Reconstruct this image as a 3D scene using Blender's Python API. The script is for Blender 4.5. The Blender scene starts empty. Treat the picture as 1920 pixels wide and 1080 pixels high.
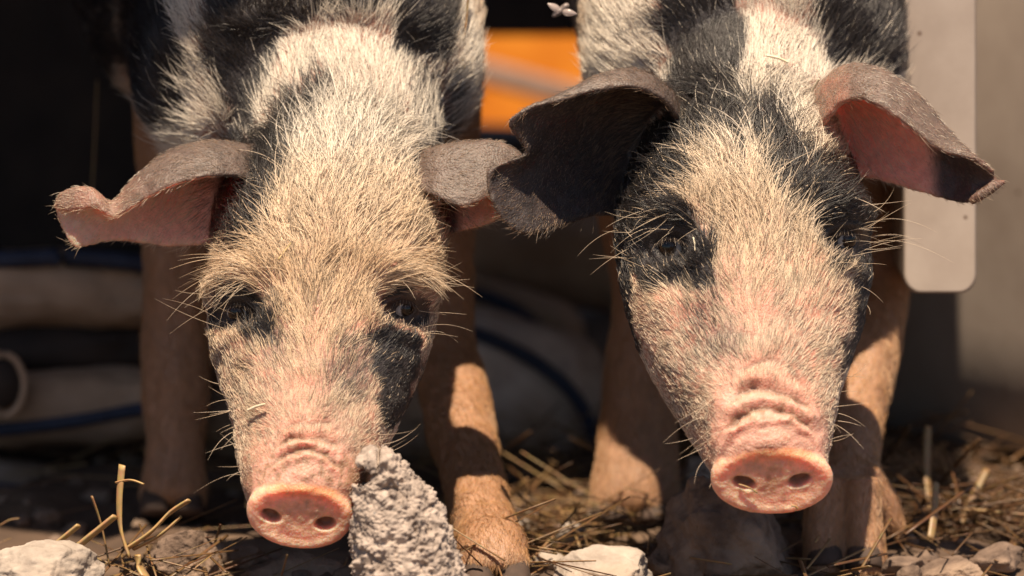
import bpy, bmesh, math, random
import numpy as np
from mathutils import Vector, Matrix, kdtree

R = math.radians
random.seed(7)
rng = np.random.default_rng(11)
scn = bpy.context.scene

# ------------------------------------------------------------------ camera
PX = 0.00027                       # metres per photo pixel at the subject
DIST = 2.6
PITCH = R(8)
C0 = np.array([0.0, 0.0, 0.1525])   # point seen in the middle of the frame
FWD = np.array([0, math.cos(PITCH), -math.sin(PITCH)])
RGT = np.array([1.0, 0, 0])
UPV = np.array([0, math.sin(PITCH), math.cos(PITCH)])
CAM = C0 - FWD * DIST
cam_d = bpy.data.cameras.new('camera')
cam = bpy.data.objects.new('camera', cam_d)
scn.collection.objects.link(cam)
cam.location = CAM
cam.rotation_euler = (R(90) - PITCH, 0, 0)
cam_d.sensor_width = 36
cam_d.lens = DIST / PX * 36 / 1920
cam_d.clip_start = 0.1
cam_d.clip_end = 500
cam_d.dof.use_dof = True
cam_d.dof.focus_distance = DIST - 120 * PX
cam_d.dof.aperture_fstop = 5.1
scn.camera = cam

# ------------------------------------------------------------------ light
SUN_EL, SUN_AZ = R(66), R(-5)      # azimuth from the camera side, negative = from the left
to_sun = Vector((math.sin(SUN_AZ) * math.cos(SUN_EL), -math.cos(SUN_AZ) * math.cos(SUN_EL), math.sin(SUN_EL)))
sl = bpy.data.lights.new('sun', 'SUN')
sl.energy = 5.0
sl.angle = R(0.55)
sl.color = (1.0, 0.82, 0.61)
so = bpy.data.objects.new('sun', sl)
so.rotation_euler = to_sun.to_track_quat('Z', 'Y').to_euler()
so.location = (0, -2, 4)
scn.collection.objects.link(so)
world = bpy.data.worlds.new('World')
scn.world = world
world.use_nodes = True
wn = world.node_tree
bg = wn.nodes['Background']
sky = wn.nodes.new('ShaderNodeTexSky')
sky.sky_type = 'NISHITA'
sky.sun_disc = False
sky.sun_elevation = SUN_EL
sky.sun_rotation = math.atan2(to_sun.x, to_sun.y)
wn.links.new(sky.outputs[0], bg.inputs[0])
bg.inputs[1].default_value = 0.05
scn.view_settings.view_transform = 'Standard'
scn.view_settings.look = 'None'
scn.view_settings.gamma = 1
scn.view_settings.exposure = 0.82
scn.render.engine = 'CYCLES'
scn.cycles.max_bounces = 12
scn.cycles.transparent_max_bounces = 16
scn.cycles.use_denoising = True

# ------------------------------------------------------------------ helpers
def W(P):
    """(u, v, d): column and row as seen from the camera, depth behind the subject, all in photo-pixel units -> world metres"""
    P = np.asarray(P, float)
    one = P.ndim == 1
    P = np.atleast_2d(P)
    z = DIST + P[:, 2] * PX
    k = z / DIST * PX
    out = CAM + FWD * z[:, None] + RGT * ((P[:, 0] - 960) * k)[:, None] - UPV * ((P[:, 1] - 540) * k)[:, None]
    return out[0] if one else out

def Winv(Q):
    q = Q - CAM
    z = q @ FWD
    k = z / DIST * PX
    return np.stack([(q @ RGT) / k + 960, 540 - (q @ UPV) / k, (z - DIST) / PX], 1)

def gv(d, h=0.0):
    """row at which height h above the ground sits at depth d"""
    a = W([960, 0, d])[2]; b = W([960, 1000, d])[2]
    return (a - h) / (a - b) * 1000

def G(u, d, h=0.0):
    return W([u, gv(d, h), d])

def dg(v):
    """depth at which the ground shows at row v"""
    a, b = -1500.0, 9000.0
    for _ in range(50):
        m_ = (a + b) / 2
        if gv(m_) > v: a = m_
        else: b = m_
    return m_

def _h(i, seed):
    i = i.astype(np.int64)
    n = (i[:, 0] * 73856093) ^ (i[:, 1] * 19349663) ^ (i[:, 2] * 83492791) ^ (seed * 2654435)
    n = (n ^ (n >> 13)) * 1274126177
    n = n & 0x7fffffff
    n = (n ^ (n >> 15)) * 2246822519
    return ((n & 0xffffff) / float(0xffffff))

def vnoise(P, seed=0):
    """value noise in -1..1"""
    i = np.floor(P); f = P - i; f = f * f * (3 - 2 * f)
    out = 0
    for dx in (0, 1):
        for dy in (0, 1):
            for dz in (0, 1):
                w = (f[:, 0] if dx else 1 - f[:, 0]) * (f[:, 1] if dy else 1 - f[:, 1]) * (f[:, 2] if dz else 1 - f[:, 2])
                out = out + w * _h(i + np.array([dx, dy, dz]), seed)
    return out * 2 - 1

def fbm(P, seed=0, octv=4, gain=0.5):
    a, s, out = 1.0, 1.0, 0
    for k in range(octv):
        out = out + a * vnoise(P * s + 13.7 * k, seed + k)
        a *= gain; s *= 2.03
    return out

def worley(P, seed=0):
    i0 = np.floor(P)
    best = np.full(len(P), 9.0)
    for dx in (-1, 0, 1):
        for dy in (-1, 0, 1):
            for dz in (-1, 0, 1):
                c = i0 + np.array([dx, dy, dz])
                q = c + np.stack([_h(c, seed), _h(c, seed + 5), _h(c, seed + 9)], 1)
                best = np.minimum(best, np.linalg.norm(P - q, axis=1))
    return best

def sstep(a, b, x):
    t = np.clip((x - a) / (b - a), 0, 1)
    return t * t * (3 - 2 * t)

def catmull(pts, n):
    """resample rows of pts (any width) smoothly to n rows"""
    P = np.asarray(pts, float)
    m = len(P)
    t = np.linspace(0, m - 1, n)
    i = np.clip(np.floor(t).astype(int), 0, m - 2)
    f = (t - i).reshape((-1,) + (1,) * (P.ndim - 1))
    p0 = P[np.maximum(i - 1, 0)]; p1 = P[i]; p2 = P[i + 1]; p3 = P[np.minimum(i + 2, m - 1)]
    return 0.5 * ((2 * p1) + (-p0 + p2) * f + (2 * p0 - 5 * p1 + 4 * p2 - p3) * f ** 2 + (-p0 + 3 * p1 - 3 * p2 + p3) * f ** 3)

def grid_faces(nr, nc, wrap=False, off=0):
    F = []
    for i in range(nr - 1):
        for j in range(nc if wrap else nc - 1):
            j2 = (j + 1) % nc
            F.append((off + i * nc + j, off + i * nc + j2, off + (i + 1) * nc + j2, off + (i + 1) * nc + j))
    return F

def unit(v):
    return v / np.maximum(np.linalg.norm(v, axis=-1, keepdims=True), 1e-9)

def loft(st, n=40, m=48, ex=2.0, side=(1, 0, 0)):
    """st rows: u, v, d, a, b.  a = half width along side, b = half thickness across it.  closed tube with rounded ends"""
    S = catmull(st, n)
    c = S[:, :3]
    tan = unit(np.gradient(c, axis=0))
    sd = np.tile(np.asarray(side, float), (n, 1))
    sd = unit(sd - (sd * tan).sum(1)[:, None] * tan)
    nn = np.cross(tan, sd)
    th = np.linspace(0, 2 * math.pi, m, endpoint=False)
    cx = np.sign(np.cos(th)) * np.abs(np.cos(th)) ** (2 / ex)
    cy = np.sign(np.sin(th)) * np.abs(np.sin(th)) ** (2 / ex)
    V = c[:, None, :] + sd[:, None, :] * (S[:, 3, None] * cx)[:, :, None] + nn[:, None, :] * (S[:, 4, None] * cy)[:, :, None]
    T = np.repeat(tan[:, None, :], m, 1).reshape(-1, 3)
    V = V.reshape(-1, 3)
    F = grid_faces(n, m, True)
    F.append(tuple(range(m))[::-1])
    F.append(tuple((n - 1) * m + j for j in range(m)))
    return V, F, T

def sheet(secs, thick, nr=46, nc=40):
    """curved ear flap; secs[k][j] control points, k base to tip.  returns slab verts, faces, flow and side flag (1 = outer)"""
    P = catmull(np.asarray(secs, float), nr)
    P = catmull(P.transpose(1, 0, 2), nc).transpose(1, 0, 2)      # nr x nc x 3
    du = np.gradient(P, axis=0); dv = np.gradient(P, axis=1)
    N = unit(np.cross(du, dv))
    if N[nr // 3, nc // 3, 1] > 0: N = -N
    th = np.interp(np.linspace(0, 1, nr), [0, .4, 1], [1.35, 1.0, .75])[:, None, None] * thick / 2
    A = (P + N * th).reshape(-1, 3); B = (P - N * th).reshape(-1, 3)
    V = np.concatenate([A, B])
    k = nr * nc
    F = grid_faces(nr, nc) + [f[::-1] for f in grid_faces(nr, nc, off=k)]
    rim = [i * nc for i in range(nr)] + [(nr - 1) * nc + j for j in range(1, nc)] + [i * nc + nc - 1 for i in range(nr - 2, -1, -1)] + [j for j in range(nc - 2, 0, -1)]
    for a, b in zip(rim, rim[1:] + rim[:1]):
        F.append((a, b, b + k, a + k))
    T = unit(du).reshape(-1, 3)
    col = np.tile(np.linspace(0, 1, nc), nr); row = np.repeat(np.linspace(0, 1, nr), nc)
    return V, F, np.concatenate([T, T]), np.concatenate([np.ones(k), np.zeros(k)]), np.tile(row, 2), np.tile(col, 2)

def mesh_from(name, V, F):
    me = bpy.data.meshes.new(name)
    me.from_pydata(np.asarray(V).tolist(), [], F)
    me.update()
    return me

def link(name, me, mat=None, parent=None, smooth=True):
    o = bpy.data.objects.new(name, me)
    scn.collection.objects.link(o)
    if mat is not None: me.materials.append(mat)
    if smooth and hasattr(me, 'polygons'):
        me.polygons.foreach_set('use_smooth', [True] * len(me.polygons))
    if parent is not None: o.parent = parent
    return o

def tag(o, label=None, cat=None, group=None, kind=None):
    if label: o['label'] = label
    if cat: o['category'] = cat
    if group: o['group'] = group
    if kind: o['kind'] = kind
    return o

def empty(name, loc):
    o = bpy.data.objects.new(name, None)
    scn.collection.objects.link(o)
    o.location = loc
    o.empty_display_size = 0.02
    return o

def nodes_mat(name):
    m = bpy.data.materials.new(name)
    m.use_nodes = True
    nt = m.node_tree
    return m, nt, nt.nodes['Principled BSDF']

def N_(nt, t, **kw):
    n = nt.nodes.new(t)
    for k, v in kw.items():
        if k.startswith('i_'):
            n.inputs[k[2:].replace('_', ' ')].default_value = v
        else: setattr(n, k, v)
    return n

def noise_mat(name, c1, c2, scale=30, rough=0.8, bump=0.3, bdist=0.002, detail=8, c3=None, speck=None, lo=.35, hi=.65):
    """two or three colour noise with matching bump, in object space"""
    m, nt, bs = nodes_mat(name)
    L = nt.links.new
    tc = N_(nt, 'ShaderNodeTexCoord')
    n1 = N_(nt, 'ShaderNodeTexNoise', i_Scale=scale, i_Detail=detail, i_Roughness=.62)
    L(tc.outputs['Object'], n1.inputs['Vector'])
    cr = N_(nt, 'ShaderNodeValToRGB')
    cr.color_ramp.elements[0].position = lo; cr.color_ramp.elements[0].color = (*c1, 1)
    cr.color_ramp.elements[1].position = hi; cr.color_ramp.elements[1].color = (*c2, 1)
    L(n1.outputs['Fac'], cr.inputs['Fac'])
    last = cr.outputs['Color']
    if c3 is not None:
        n3 = N_(nt, 'ShaderNodeTexNoise', i_Scale=scale * .27, i_Detail=4)
        L(tc.outputs['Object'], n3.inputs['Vector'])
        r3 = N_(nt, 'ShaderNodeMapRange'); r3.inputs[1].default_value = .5; r3.inputs[2].default_value = .66
        L(n3.outputs['Fac'], r3.inputs[0])
        mx = N_(nt, 'ShaderNodeMix', data_type='RGBA')
        L(r3.outputs[0], mx.inputs[0]); L(last, mx.inputs[6]); mx.inputs[7].default_value = (*c3, 1)
        last = mx.outputs[2]
    if speck is not None:
        vo = N_(nt, 'ShaderNodeTexVoronoi', i_Scale=speck[1])
        L(tc.outputs['Object'], vo.inputs['Vector'])
        r4 = N_(nt, 'ShaderNodeMapRange'); r4.inputs[1].default_value = speck[2]; r4.inputs[2].default_value = speck[2] * .5
        L(vo.outputs['Distance'], r4.inputs[0])
        mx = N_(nt, 'ShaderNodeMix', data_type='RGBA')
        L(r4.outputs[0], mx.inputs[0]); L(last, mx.inputs[6]); mx.inputs[7].default_value = (*speck[0], 1)
        last = mx.outputs[2]
    L(last, bs.inputs['Base Color'])
    bs.inputs['Roughness'].default_value = rough
    if bump:
        n2 = N_(nt, 'ShaderNodeTexNoise', i_Scale=scale * 3, i_Detail=6)
        L(tc.outputs['Object'], n2.inputs['Vector'])
        bp = N_(nt, 'ShaderNodeBump', i_Strength=bump, i_Distance=bdist)
        L(n2.outputs['Fac'], bp.inputs['Height'])
        L(bp.outputs[0], bs.inputs['Normal'])
    return m

# ------------------------------------------------------------------ materials of the pigs
def skin_material():
    m, nt, bs = nodes_mat('pig_skin')
    L = nt.links.new
    at = N_(nt, 'ShaderNodeAttribute', attribute_name='skin')
    tc = N_(nt, 'ShaderNodeTexCoord')
    n1 = N_(nt, 'ShaderNodeTexNoise', i_Scale=220.0, i_Detail=5)
    L(tc.outputs['Object'], n1.inputs['Vector'])
    cr = N_(nt, 'ShaderNodeMapRange'); cr.inputs[1].default_value = .3; cr.inputs[2].default_value = .7
    cr.inputs[3].default_value = .78; cr.inputs[4].default_value = 1.12
    L(n1.outputs['Fac'], cr.inputs[0])
    mx = N_(nt, 'ShaderNodeVectorMath', operation='SCALE')
    L(at.outputs['Color'], mx.inputs[0]); L(cr.outputs[0], mx.inputs['Scale'])
    L(mx.outputs[0], bs.inputs['Base Color'])
    n2 = N_(nt, 'ShaderNodeTexVoronoi', i_Scale=900.0)
    L(tc.outputs['Object'], n2.inputs['Vector'])
    n3 = N_(nt, 'ShaderNodeTexNoise', i_Scale=420.0, i_Detail=6)
    L(tc.outputs['Object'], n3.inputs['Vector'])
    ad = N_(nt, 'ShaderNodeMath', operation='ADD')
    L(n2.outputs['Distance'], ad.inputs[0]); L(n3.outputs['Fac'], ad.inputs[1])
    bp = N_(nt, 'ShaderNodeBump', i_Strength=.5, i_Distance=.0006)
    L(ad.outputs[0], bp.inputs['Height']); L(bp.outputs[0], bs.inputs['Normal'])
    bs.inputs['Roughness'].default_value = .52
    sw = N_(nt, 'ShaderNodeAttribute', attribute_name='sss')
    L(sw.outputs['Fac'], bs.inputs['Subsurface Weight'])
    gl = N_(nt, 'ShaderNodeAttribute', attribute_name='glow')
    tr_ = N_(nt, 'ShaderNodeBsdfTranslucent')
    tr_.inputs[0].default_value = (.98, .42, .28, 1)
    ms = N_(nt, 'ShaderNodeMixShader')
    L(gl.outputs['Fac'], ms.inputs[0]); L(bs.outputs[0], ms.inputs[1]); L(tr_.outputs[0], ms.inputs[2])
    L(ms.outputs[0], nt.nodes['Material Output'].inputs[0])
    bs.inputs['Subsurface Radius'].default_value = (1.0, .36, .2)
    bs.inputs['Subsurface Scale'].default_value = .010
    rg = N_(nt, 'ShaderNodeMapRange'); rg.inputs[1].default_value = .5; rg.inputs[2].default_value = 1; rg.inputs[3].default_value = .55; rg.inputs[4].default_value = .50
    L(sw.outputs['Fac'], rg.inputs[0]); L(rg.outputs[0], bs.inputs['Roughness'])
    return m

def hair_material():
    m = bpy.data.materials.new('pig_hair')
    m.use_nodes = True
    nt = m.node_tree
    nt.nodes.clear()
    out = N_(nt, 'ShaderNodeOutputMaterial')
    h = N_(nt, 'ShaderNodeBsdfHairPrincipled')
    h.parametrization = 'COLOR'
    at = N_(nt, 'ShaderNodeAttribute', attribute_name='hcol')
    nt.links.new(at.outputs['Color'], h.inputs['Color'])
    h.inputs['Roughness'].default_value = .38
    h.inputs['Radial Roughness'].default_value = .55
    h.inputs['Random Roughness'].default_value = .2
    pb = N_(nt, 'ShaderNodeBsdfPrincipled')
    nt.links.new(at.outputs['Color'], pb.inputs['Base Color'])
    pb.inputs['Roughness'].default_value = .33
    mx = N_(nt, 'ShaderNodeMixShader'); mx.inputs[0].default_value = .70
    nt.links.new(h.outputs[0], mx.inputs[1]); nt.links.new(pb.outputs[0], mx.inputs[2])
    nt.links.new(mx.outputs[0], out.inputs[0])
    return m

M_SKIN = skin_material()
M_HAIR = hair_material()
M_EYE, _nt, _b = nodes_mat('eyeball')
_b.inputs['Roughness'].default_value = .08
_at = N_(_nt, 'ShaderNodeAttribute', attribute_name='skin')
_nt.links.new(_at.outputs['Color'], _b.inputs['Base Color'])
M_HOOF = noise_mat('hoof_horn', (.04, .026, .02), (.09, .055, .04), 60, .85)

def polysd(u, v, poly):
    """signed distance to polygon, negative inside"""
    P = np.asarray(poly, float)
    d2 = np.full(len(u), 1e12); ins = np.zeros(len(u), bool)
    for (x0, y0), (x1, y1) in zip(P, np.roll(P, -1, 0)):
        ex, ey = x1 - x0, y1 - y0
        wx, wy = u - x0, v - y0
        t = np.clip((wx * ex + wy * ey) / (ex * ex + ey * ey + 1e-9), 0, 1)
        d2 = np.minimum(d2, (wx - t * ex) ** 2 + (wy - t * ey) ** 2)
        c = ((y0 <= v) & (v < y1)) | ((y1 <= v) & (v < y0))
        with np.errstate(divide='ignore', invalid='ignore'):
            xi = x0 + (v - y0) * ex / (ey if ey else 1e-9)
        ins ^= c & (u < xi)
    d = np.sqrt(d2)
    return np.where(ins, -d, d)

TORSO, NECK, HEAD, EAR, LEG, DISC, TOE = range(7)

# ------------------------------------------------------------------ pig builder
def build_pig(S):
    prims = []   # (V, F, T, label, outer flag, row, col)
    def add(V, F, T, lab, outer=None, row=None, col=None):
        z = np.zeros(len(V))
        prims.append((V, F, T, lab, z if outer is None else outer, z if row is None else row, z if col is None else col))
    for st in S['torso']: add(*loft(st, 60, 72, 2.15), TORSO)
    add(*loft(S['neck'], 40, 56, 2.0), NECK)
    hs = [((l + r) / 2, v, d, (r - l) / 2, b) for v, l, r, d, b in S['head']]
    add(*loft(hs, 80, 80, 2.12), HEAD)
    for st in S['legs']: add(*loft(st, 60, 36, 2.1), LEG)
    for st in S.get('toes', []): add(*loft(st, 24, 24, 2.3), TOE)
    for st in S['extra']: add(*loft(st, 24, 16, 2.0), EAR)
    for secs, th in S['ears']:
        V, F, T, ou, ro, co = sheet(secs, th)
        add(V, F, T, EAR, ou, ro, co)
    # nose disc
    dc, da, db, dn_ang, roll = S['disc']
    nrm = np.array([0.0, math.sin(dn_ang), -math.cos(dn_ang)])
    sx = np.array([math.cos(roll), math.sin(roll), 0.0]); sx = unit(sx - sx @ nrm * nrm)
    sy = np.cross(nrm, sx)
    if sy[1] < 0: sy = -sy
    n_r, m_r = 22, 64
    V = []; th = np.linspace(0, 2 * math.pi, m_r, endpoint=False)
    prof = [(-46, .74), (-36, .86), (-26, .93), (-17, .985), (-8, 1.0), (0, .99), (6, .95), (8.5, .88), (9, .7), (8, .45), (7, .2), (7, .02)]
    for h, r in prof:
        ca, sa = np.cos(th), np.sin(th)
        rr = 1.0 + .012 * np.cos(2 * th) * r - .012 * np.cos(4 * th) * r
        yy = np.where(sa > 0, sa * 1.0, sa * .95)
        V.append(np.asarray(dc) + nrm * h + sx * (ca * da * r * rr)[:, None] + sy * (yy * db * r * rr)[:, None] - nrm * (0.10 * db * (ca * r) ** 2)[:, None])
    V = np.concatenate(V)
    F = grid_faces(len(prof), m_r, True)
    F.append(tuple(range(m_r))[::-1]); F.append(tuple((len(prof) - 1) * m_r + j for j in range(m_r)))
    add(V, F, np.tile(nrm, (len(V), 1)), DISC)

    # join, remesh
    AV, AF, off = [], [], 0
    for V, F, *_ in prims:
        AV.append(V); AF += [tuple(i + off for i in f) for f in F]; off += len(V)
    PV = np.concatenate(AV)
    me = mesh_from('tmp', W(PV), AF)
    o = link('tmp', me)
    md = o.modifiers.new('r', 'REMESH'); md.mode = 'VOXEL'; md.voxel_size = S['voxel'] * PX; md.use_smooth_shade = True
    dg = bpy.context.evaluated_depsgraph_get()
    me2 = bpy.data.meshes.new_from_object(o.evaluated_get(dg))
    bpy.data.objects.remove(o); bpy.data.meshes.remove(me)
    # refine the snout and nose
    nv = len(me2.vertices); co = np.empty(nv * 3); me2.vertices.foreach_get('co', co)
    P = Winv(co.reshape(-1, 3))
    q = P - np.asarray(dc)
    sel = (np.abs(q @ sx) < da * 1.15) & (np.abs(q @ sy) < db * 1.9) & (q @ nrm > -95) & (q @ nrm < 40)
    for (eu, ev, er) in S['eyes']:
        sel |= (np.abs(P[:, 0] - eu) < 62) & (np.abs(P[:, 1] - ev) < 52) & (P[:, 2] < 150)
    bm = bmesh.new(); bm.from_mesh(me2); bm.verts.ensure_lookup_table()
    es = [e for e in bm.edges if sel[e.verts[0].index] and sel[e.verts[1].index]]
    bmesh.ops.subdivide_edges(bm, edges=es, cuts=1, use_grid_fill=True)
    bmesh.ops.triangulate(bm, faces=[f for f in bm.faces if len(f.verts) > 4])
    bm.to_mesh(me2); bm.free()
    nv = len(me2.vertices); co = np.empty(nv * 3); me2.vertices.foreach_get('co', co)
    P = Winv(co.reshape(-1, 3))
    ne = len(me2.edges); E = np.empty(ne * 2, np.int32); me2.edges.foreach_get('vertices', E); E = E.reshape(-1, 2)
    deg = np.bincount(E.ravel(), minlength=nv).astype(float)

    def lap(X, it, w):
        w = w[:, None] if np.ndim(w) else w
        for _ in range(it):
            acc = np.zeros_like(X)
            for k in range(X.shape[1]):
                acc[:, k] = np.bincount(E[:, 0], X[E[:, 1], k], nv) + np.bincount(E[:, 1], X[E[:, 0], k], nv)
            X = X + (acc / deg[:, None] - X) * w
        return X
    # nearest source vertex -> label, flow, ear side
    lab_s = np.concatenate([np.full(len(p[0]), p[3]) for p in prims])
    T_s = np.concatenate([p[2] for p in prims]); ou_s = np.concatenate([p[4] for p in prims])
    ro_s = np.concatenate([p[5] for p in prims]); cl_s = np.concatenate([p[6] for p in prims])
    ei_s = np.concatenate([np.full(len(p[0]), k) for k, p in enumerate(prims)])
    kd = kdtree.KDTree(len(PV))
    for i, p in enumerate(PV.tolist()): kd.insert(p, i)
    kd.balance()
    near = np.fromiter((kd.find(p)[1] for p in P.tolist()), int, nv)
    lab = lab_s[near]; flow = T_s[near].copy(); outer = ou_s[near].copy(); row = ro_s[near]; col = cl_s[near]; pid = ei_s[near]
    isear = (lab == EAR).astype(float)
    wsm = lap(np.stack([isear, (lab == DISC) * 1.0, (lab == TOE) * 1.0], 1), 10, .8)
    wk = 1 - np.clip(wsm.sum(1) * 1.15, 0, 1)
    P = lap(P, 3, .5)
    P = lap(P, 34, wk * .9)
    P = lap(P, 5, (wsm[:, 1] > .5) * .6)

    def normals(P):
        me2.vertices.foreach_set('co', W(P).ravel()); me2.update()
        n = np.empty(nv * 3); me2.vertex_normals.foreach_get('vector', n); n = n.reshape(-1, 3)
        return np.stack([n @ RGT, -(n @ UPV), n @ FWD], 1)
    Nn = normals(P)
    u, v, d = P.T
    front = sstep(.15, -.35, Nn[:, 2])
    headw = lap(((lab == HEAD) * 1.0)[:, None], 12, .8)[:, 0]
    # ---- facial relief
    disp = np.zeros(nv)
    def g(cu, cv, su, sv, rot=0.0):
        c, s = math.cos(rot), math.sin(rot)
        x = (u - cu) * c + (v - cv) * s; y = -(u - cu) * s + (v - cv) * c
        return np.exp(-(x / su) ** 2 - (y / sv) ** 2)
    ax0 = np.array(hs[0][:3]); ax1 = np.array(hs[-1][:3])
    for (eu, ev, er) in S['eyes']:
        sg = 1 if eu > S['mid'] else -1
        disp += front * headw * (34 * g(eu - sg * 14, ev - 56, 74, 24, sg * .3) + 10 * g(eu, ev - 24, 40, 10, sg * .3) - 38 * g(eu, ev, 44, 27, sg * .3) + 9 * np.exp(-((np.sqrt(((u - eu) / (er * 1.5)) ** 2 + ((v - ev) / (er * .98)) ** 2) - 1) / .28) ** 2)
                                 + 10 * g(eu - sg * 8, ev + 44, 50, 16, sg * .5) + 12 * g(eu - sg * 62, ev + 10, 20, 50, -sg * .3))
    for (cu, cv, su, sv, rot, amp) in S['bumps']:
        disp += front * headw * amp * g(cu, cv, su, sv, rot)
    disp += headw * 2.2 * fbm(P / 26, 3, 3)
    disp += (lab == TORSO) * 7 * fbm(P / 90, 8, 2)
    disp += isear * 1.6 * fbm(P / 17, 5, 3)
    disp += ((lab == LEG) | (lab == TOE)) * (5 * fbm(P * np.array([1, .45, 1]) / 48, 15, 3))
    # wrinkles above the nose
    q = P - np.asarray(dc)
    qh = q @ nrm; qs = q @ sx; qy = q @ sy
    topness = sstep(.1, -.5, qy / db)
    wob = 9 * vnoise(P / 38, 21) + 3 * vnoise(P / 14, 22) - .0009 * qs ** 2 * np.sign(40 - np.abs(qs))
    hh = -(qh) + wob
    ridg = np.zeros(nv)
    for c_, w_, a_, hw in S['folds']:
        ridg += a_ * np.exp(-((hh - c_) / w_) ** 2) * sstep(hw, hw * .72, np.abs(qs))
    # cross creases
    ridg -= 2.4 * np.exp(-(np.abs(vnoise(np.stack([qs / 9, hh / 34, hh * 0], 1), 33)) / .12) ** 2) * sstep(18, 30, hh) * sstep(105, 80, hh) * sstep(da, da * .7, np.abs(qs))
    ridg *= (.75 + .6 * vnoise(P / 30, 23)) * topness * (headw + (lab == DISC)).clip(0, 1)
    disp += ridg
    # nostrils and the dished face of the disc
    nos = np.zeros(nv)
    discf = (qh > -14) & (Nn @ nrm > .3)
    for (a, b, ra, rb, rot) in S['nostrils']:
        c, s = math.cos(rot), math.sin(rot)
        x = ((qs - a) * c + (qy - b) * s) / ra; y = (-(qs - a) * s + (qy - b) * c) / rb
        rr = np.sqrt(x * x + y * y)
        nos = np.maximum(nos, sstep(1.12, .5, rr) * discf)
    rimr = np.sqrt((qs / da) ** 2 + (qy / db) ** 2)
    P = P + Nn * disp[:, None] - nrm * (nos * 21)[:, None] - nrm * (discf * 4.5 * sstep(.92, .6, rimr))[:, None] \
        + nrm * (discf * (1.1 * fbm(P / 12, 44, 3)))[:, None]
    P = lap(P, 1, .4)
    Nn = normals(P)
    u, v, d = P.T

    # ---- coat pattern
    wu = u + 20 * fbm(np.stack([u / 60, v / 60, d / 90], 1), 50, 3); wv = v + 20 * fbm(np.stack([u / 60, v / 60, d / 90], 1), 60, 3)
    black = np.zeros(nv)
    for poly, soft, amt in S['black']:
        black = np.maximum(black, amt * sstep(soft, -soft, polysd(wu, wv, poly)))
    for poly, soft, amt in S['white']:
        black = np.minimum(black, 1 - amt * sstep(soft, -soft, polysd(wu, wv, poly)))
    far = sstep(620, 760, d + 60 * vnoise(P / 120, 70))
    nb = sstep(-.1, .25, fbm(P / 330, S['seed'], 3))
    black = black * (1 - far) + nb * far
    leg = (lab == LEG) | (lab == TOE)
    legw = lap((leg * 1.0)[:, None], 30, .8)[:, 0]
    black *= (1 - sstep(.25, .7, legw))
    earpat = S['earpat'](u, v, d, outer, row, col, pid)        # (black, tan, n x 3 skin override weight/colour)
    eb = earpat
    ew = lap(isear[:, None], 4, .8)[:, 0]
    black = black * (1 - ew) + eb * ew
    pink = np.array([.50, .235, .17]); pale = np.array([.34, .20, .145]); blk = np.array([.030, .025, .026])
    tan = np.array([.33, .18, .105])
    nz = fbm(P / 40, 90, 3)
    skin = pale + (pink - pale) * sstep(-.5, .6, nz + S['pinkv'](u, v))[:, None]
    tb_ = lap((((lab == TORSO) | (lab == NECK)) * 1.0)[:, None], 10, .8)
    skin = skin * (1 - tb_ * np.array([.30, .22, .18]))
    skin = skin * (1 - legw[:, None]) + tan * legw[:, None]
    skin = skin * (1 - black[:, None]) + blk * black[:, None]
    inner = (isear > .5) & (outer < .5)
    innw = lap((inner * 1.0)[:, None], 2, .8)[:, 0] * S['innerpink'](u, v, d)
    skin = skin * (1 - innw[:, None]) + np.array([.97, .50, .38]) * innw[:, None]
    # grey-brown dusty outer ears
    outw = ew * lap((outer)[:, None], 2, .8)[:, 0]
    skin = skin * (1 - .45 * outw[:, None]) + np.array([.13, .095, .078]) * .45 * outw[:, None]
    dust = sstep(-.3, .5, fbm(P / 22, 95, 4)) * outw
    skin = skin * (1 - .5 * dust[:, None]) + np.array([.19, .135, .105]) * .5 * dust[:, None]
    ob = outw * sstep(.3, .6, black)
    skin = skin * (1 - .6 * ob[:, None]) + np.array([.12, .088, .074]) * .6 * ob[:, None]
    # nose
    dw = lap(((lab == DISC) & (qh > -30))[:, None] * 1.0, 3, .8)[:, 0]
    foldp = np.clip(sstep(S['fold0'] + 10, S['fold0'] - 26, -qh) * topness * (headw + (lab == DISC)).clip(0, 1) * sstep(1.05, .8, np.abs(qs) / da), 0, 1)
    nose = np.array([.90, .48, .34]) * (1 + .08 * nz[:, None])
    skin = skin * (1 - foldp[:, None] * .8) + np.array([.66, .36, .28]) * foldp[:, None] * .8
    skin = skin * (1 - dw[:, None]) + nose * dw[:, None]
    # orange sun highlight painted under the upper rim, dirt in and between nostrils
    rimb = dw * sstep(-.45, -.85, qy / db) * sstep(.9, .5, np.abs(qs / da))
    skin = skin * (1 - .6 * rimb[:, None]) + np.array([.72, .27, .09]) * .6 * rimb[:, None]
    dirt = dw * sstep(.35, 1.1, .6 * fbm(P / 20, 120, 5) + .62 * g(dc[0], dc[1] + 8, 50, 26) + .9 * nos) * .6
    crease = sstep(-.3, -2.2, ridg) * .75  # creases coloured darker the deeper they run
    mud = np.clip(S['mud'](u, v) * sstep(-.25, .5, fbm(P / 9, 130, 4)), 0, 1) * front * (1 - dw)
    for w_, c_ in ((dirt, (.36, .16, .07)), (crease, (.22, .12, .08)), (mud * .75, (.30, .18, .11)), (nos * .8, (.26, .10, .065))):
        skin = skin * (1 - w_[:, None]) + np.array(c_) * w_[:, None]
    skin = np.clip(skin, 0, 1)
    sss = np.clip(.25 + .7 * dw + .75 * innw + .2 * foldp, 0, 1) * (1 - black * .85)
    sss = np.where(isear > .5, np.maximum(sss, .5 * (1 - .75*black)), sss)

    base = W([S['base'][0], gv(S['base'][1]), S['base'][1]])
    root = empty('piglet', base)
    tag(root, S['label'], 'pig', 'two spotted piglets side by side')
    me2.vertices.foreach_set('co', (W(P) - base).ravel()); me2.update()
    a = me2.attributes.new('skin', 'FLOAT_COLOR', 'POINT')
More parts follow.
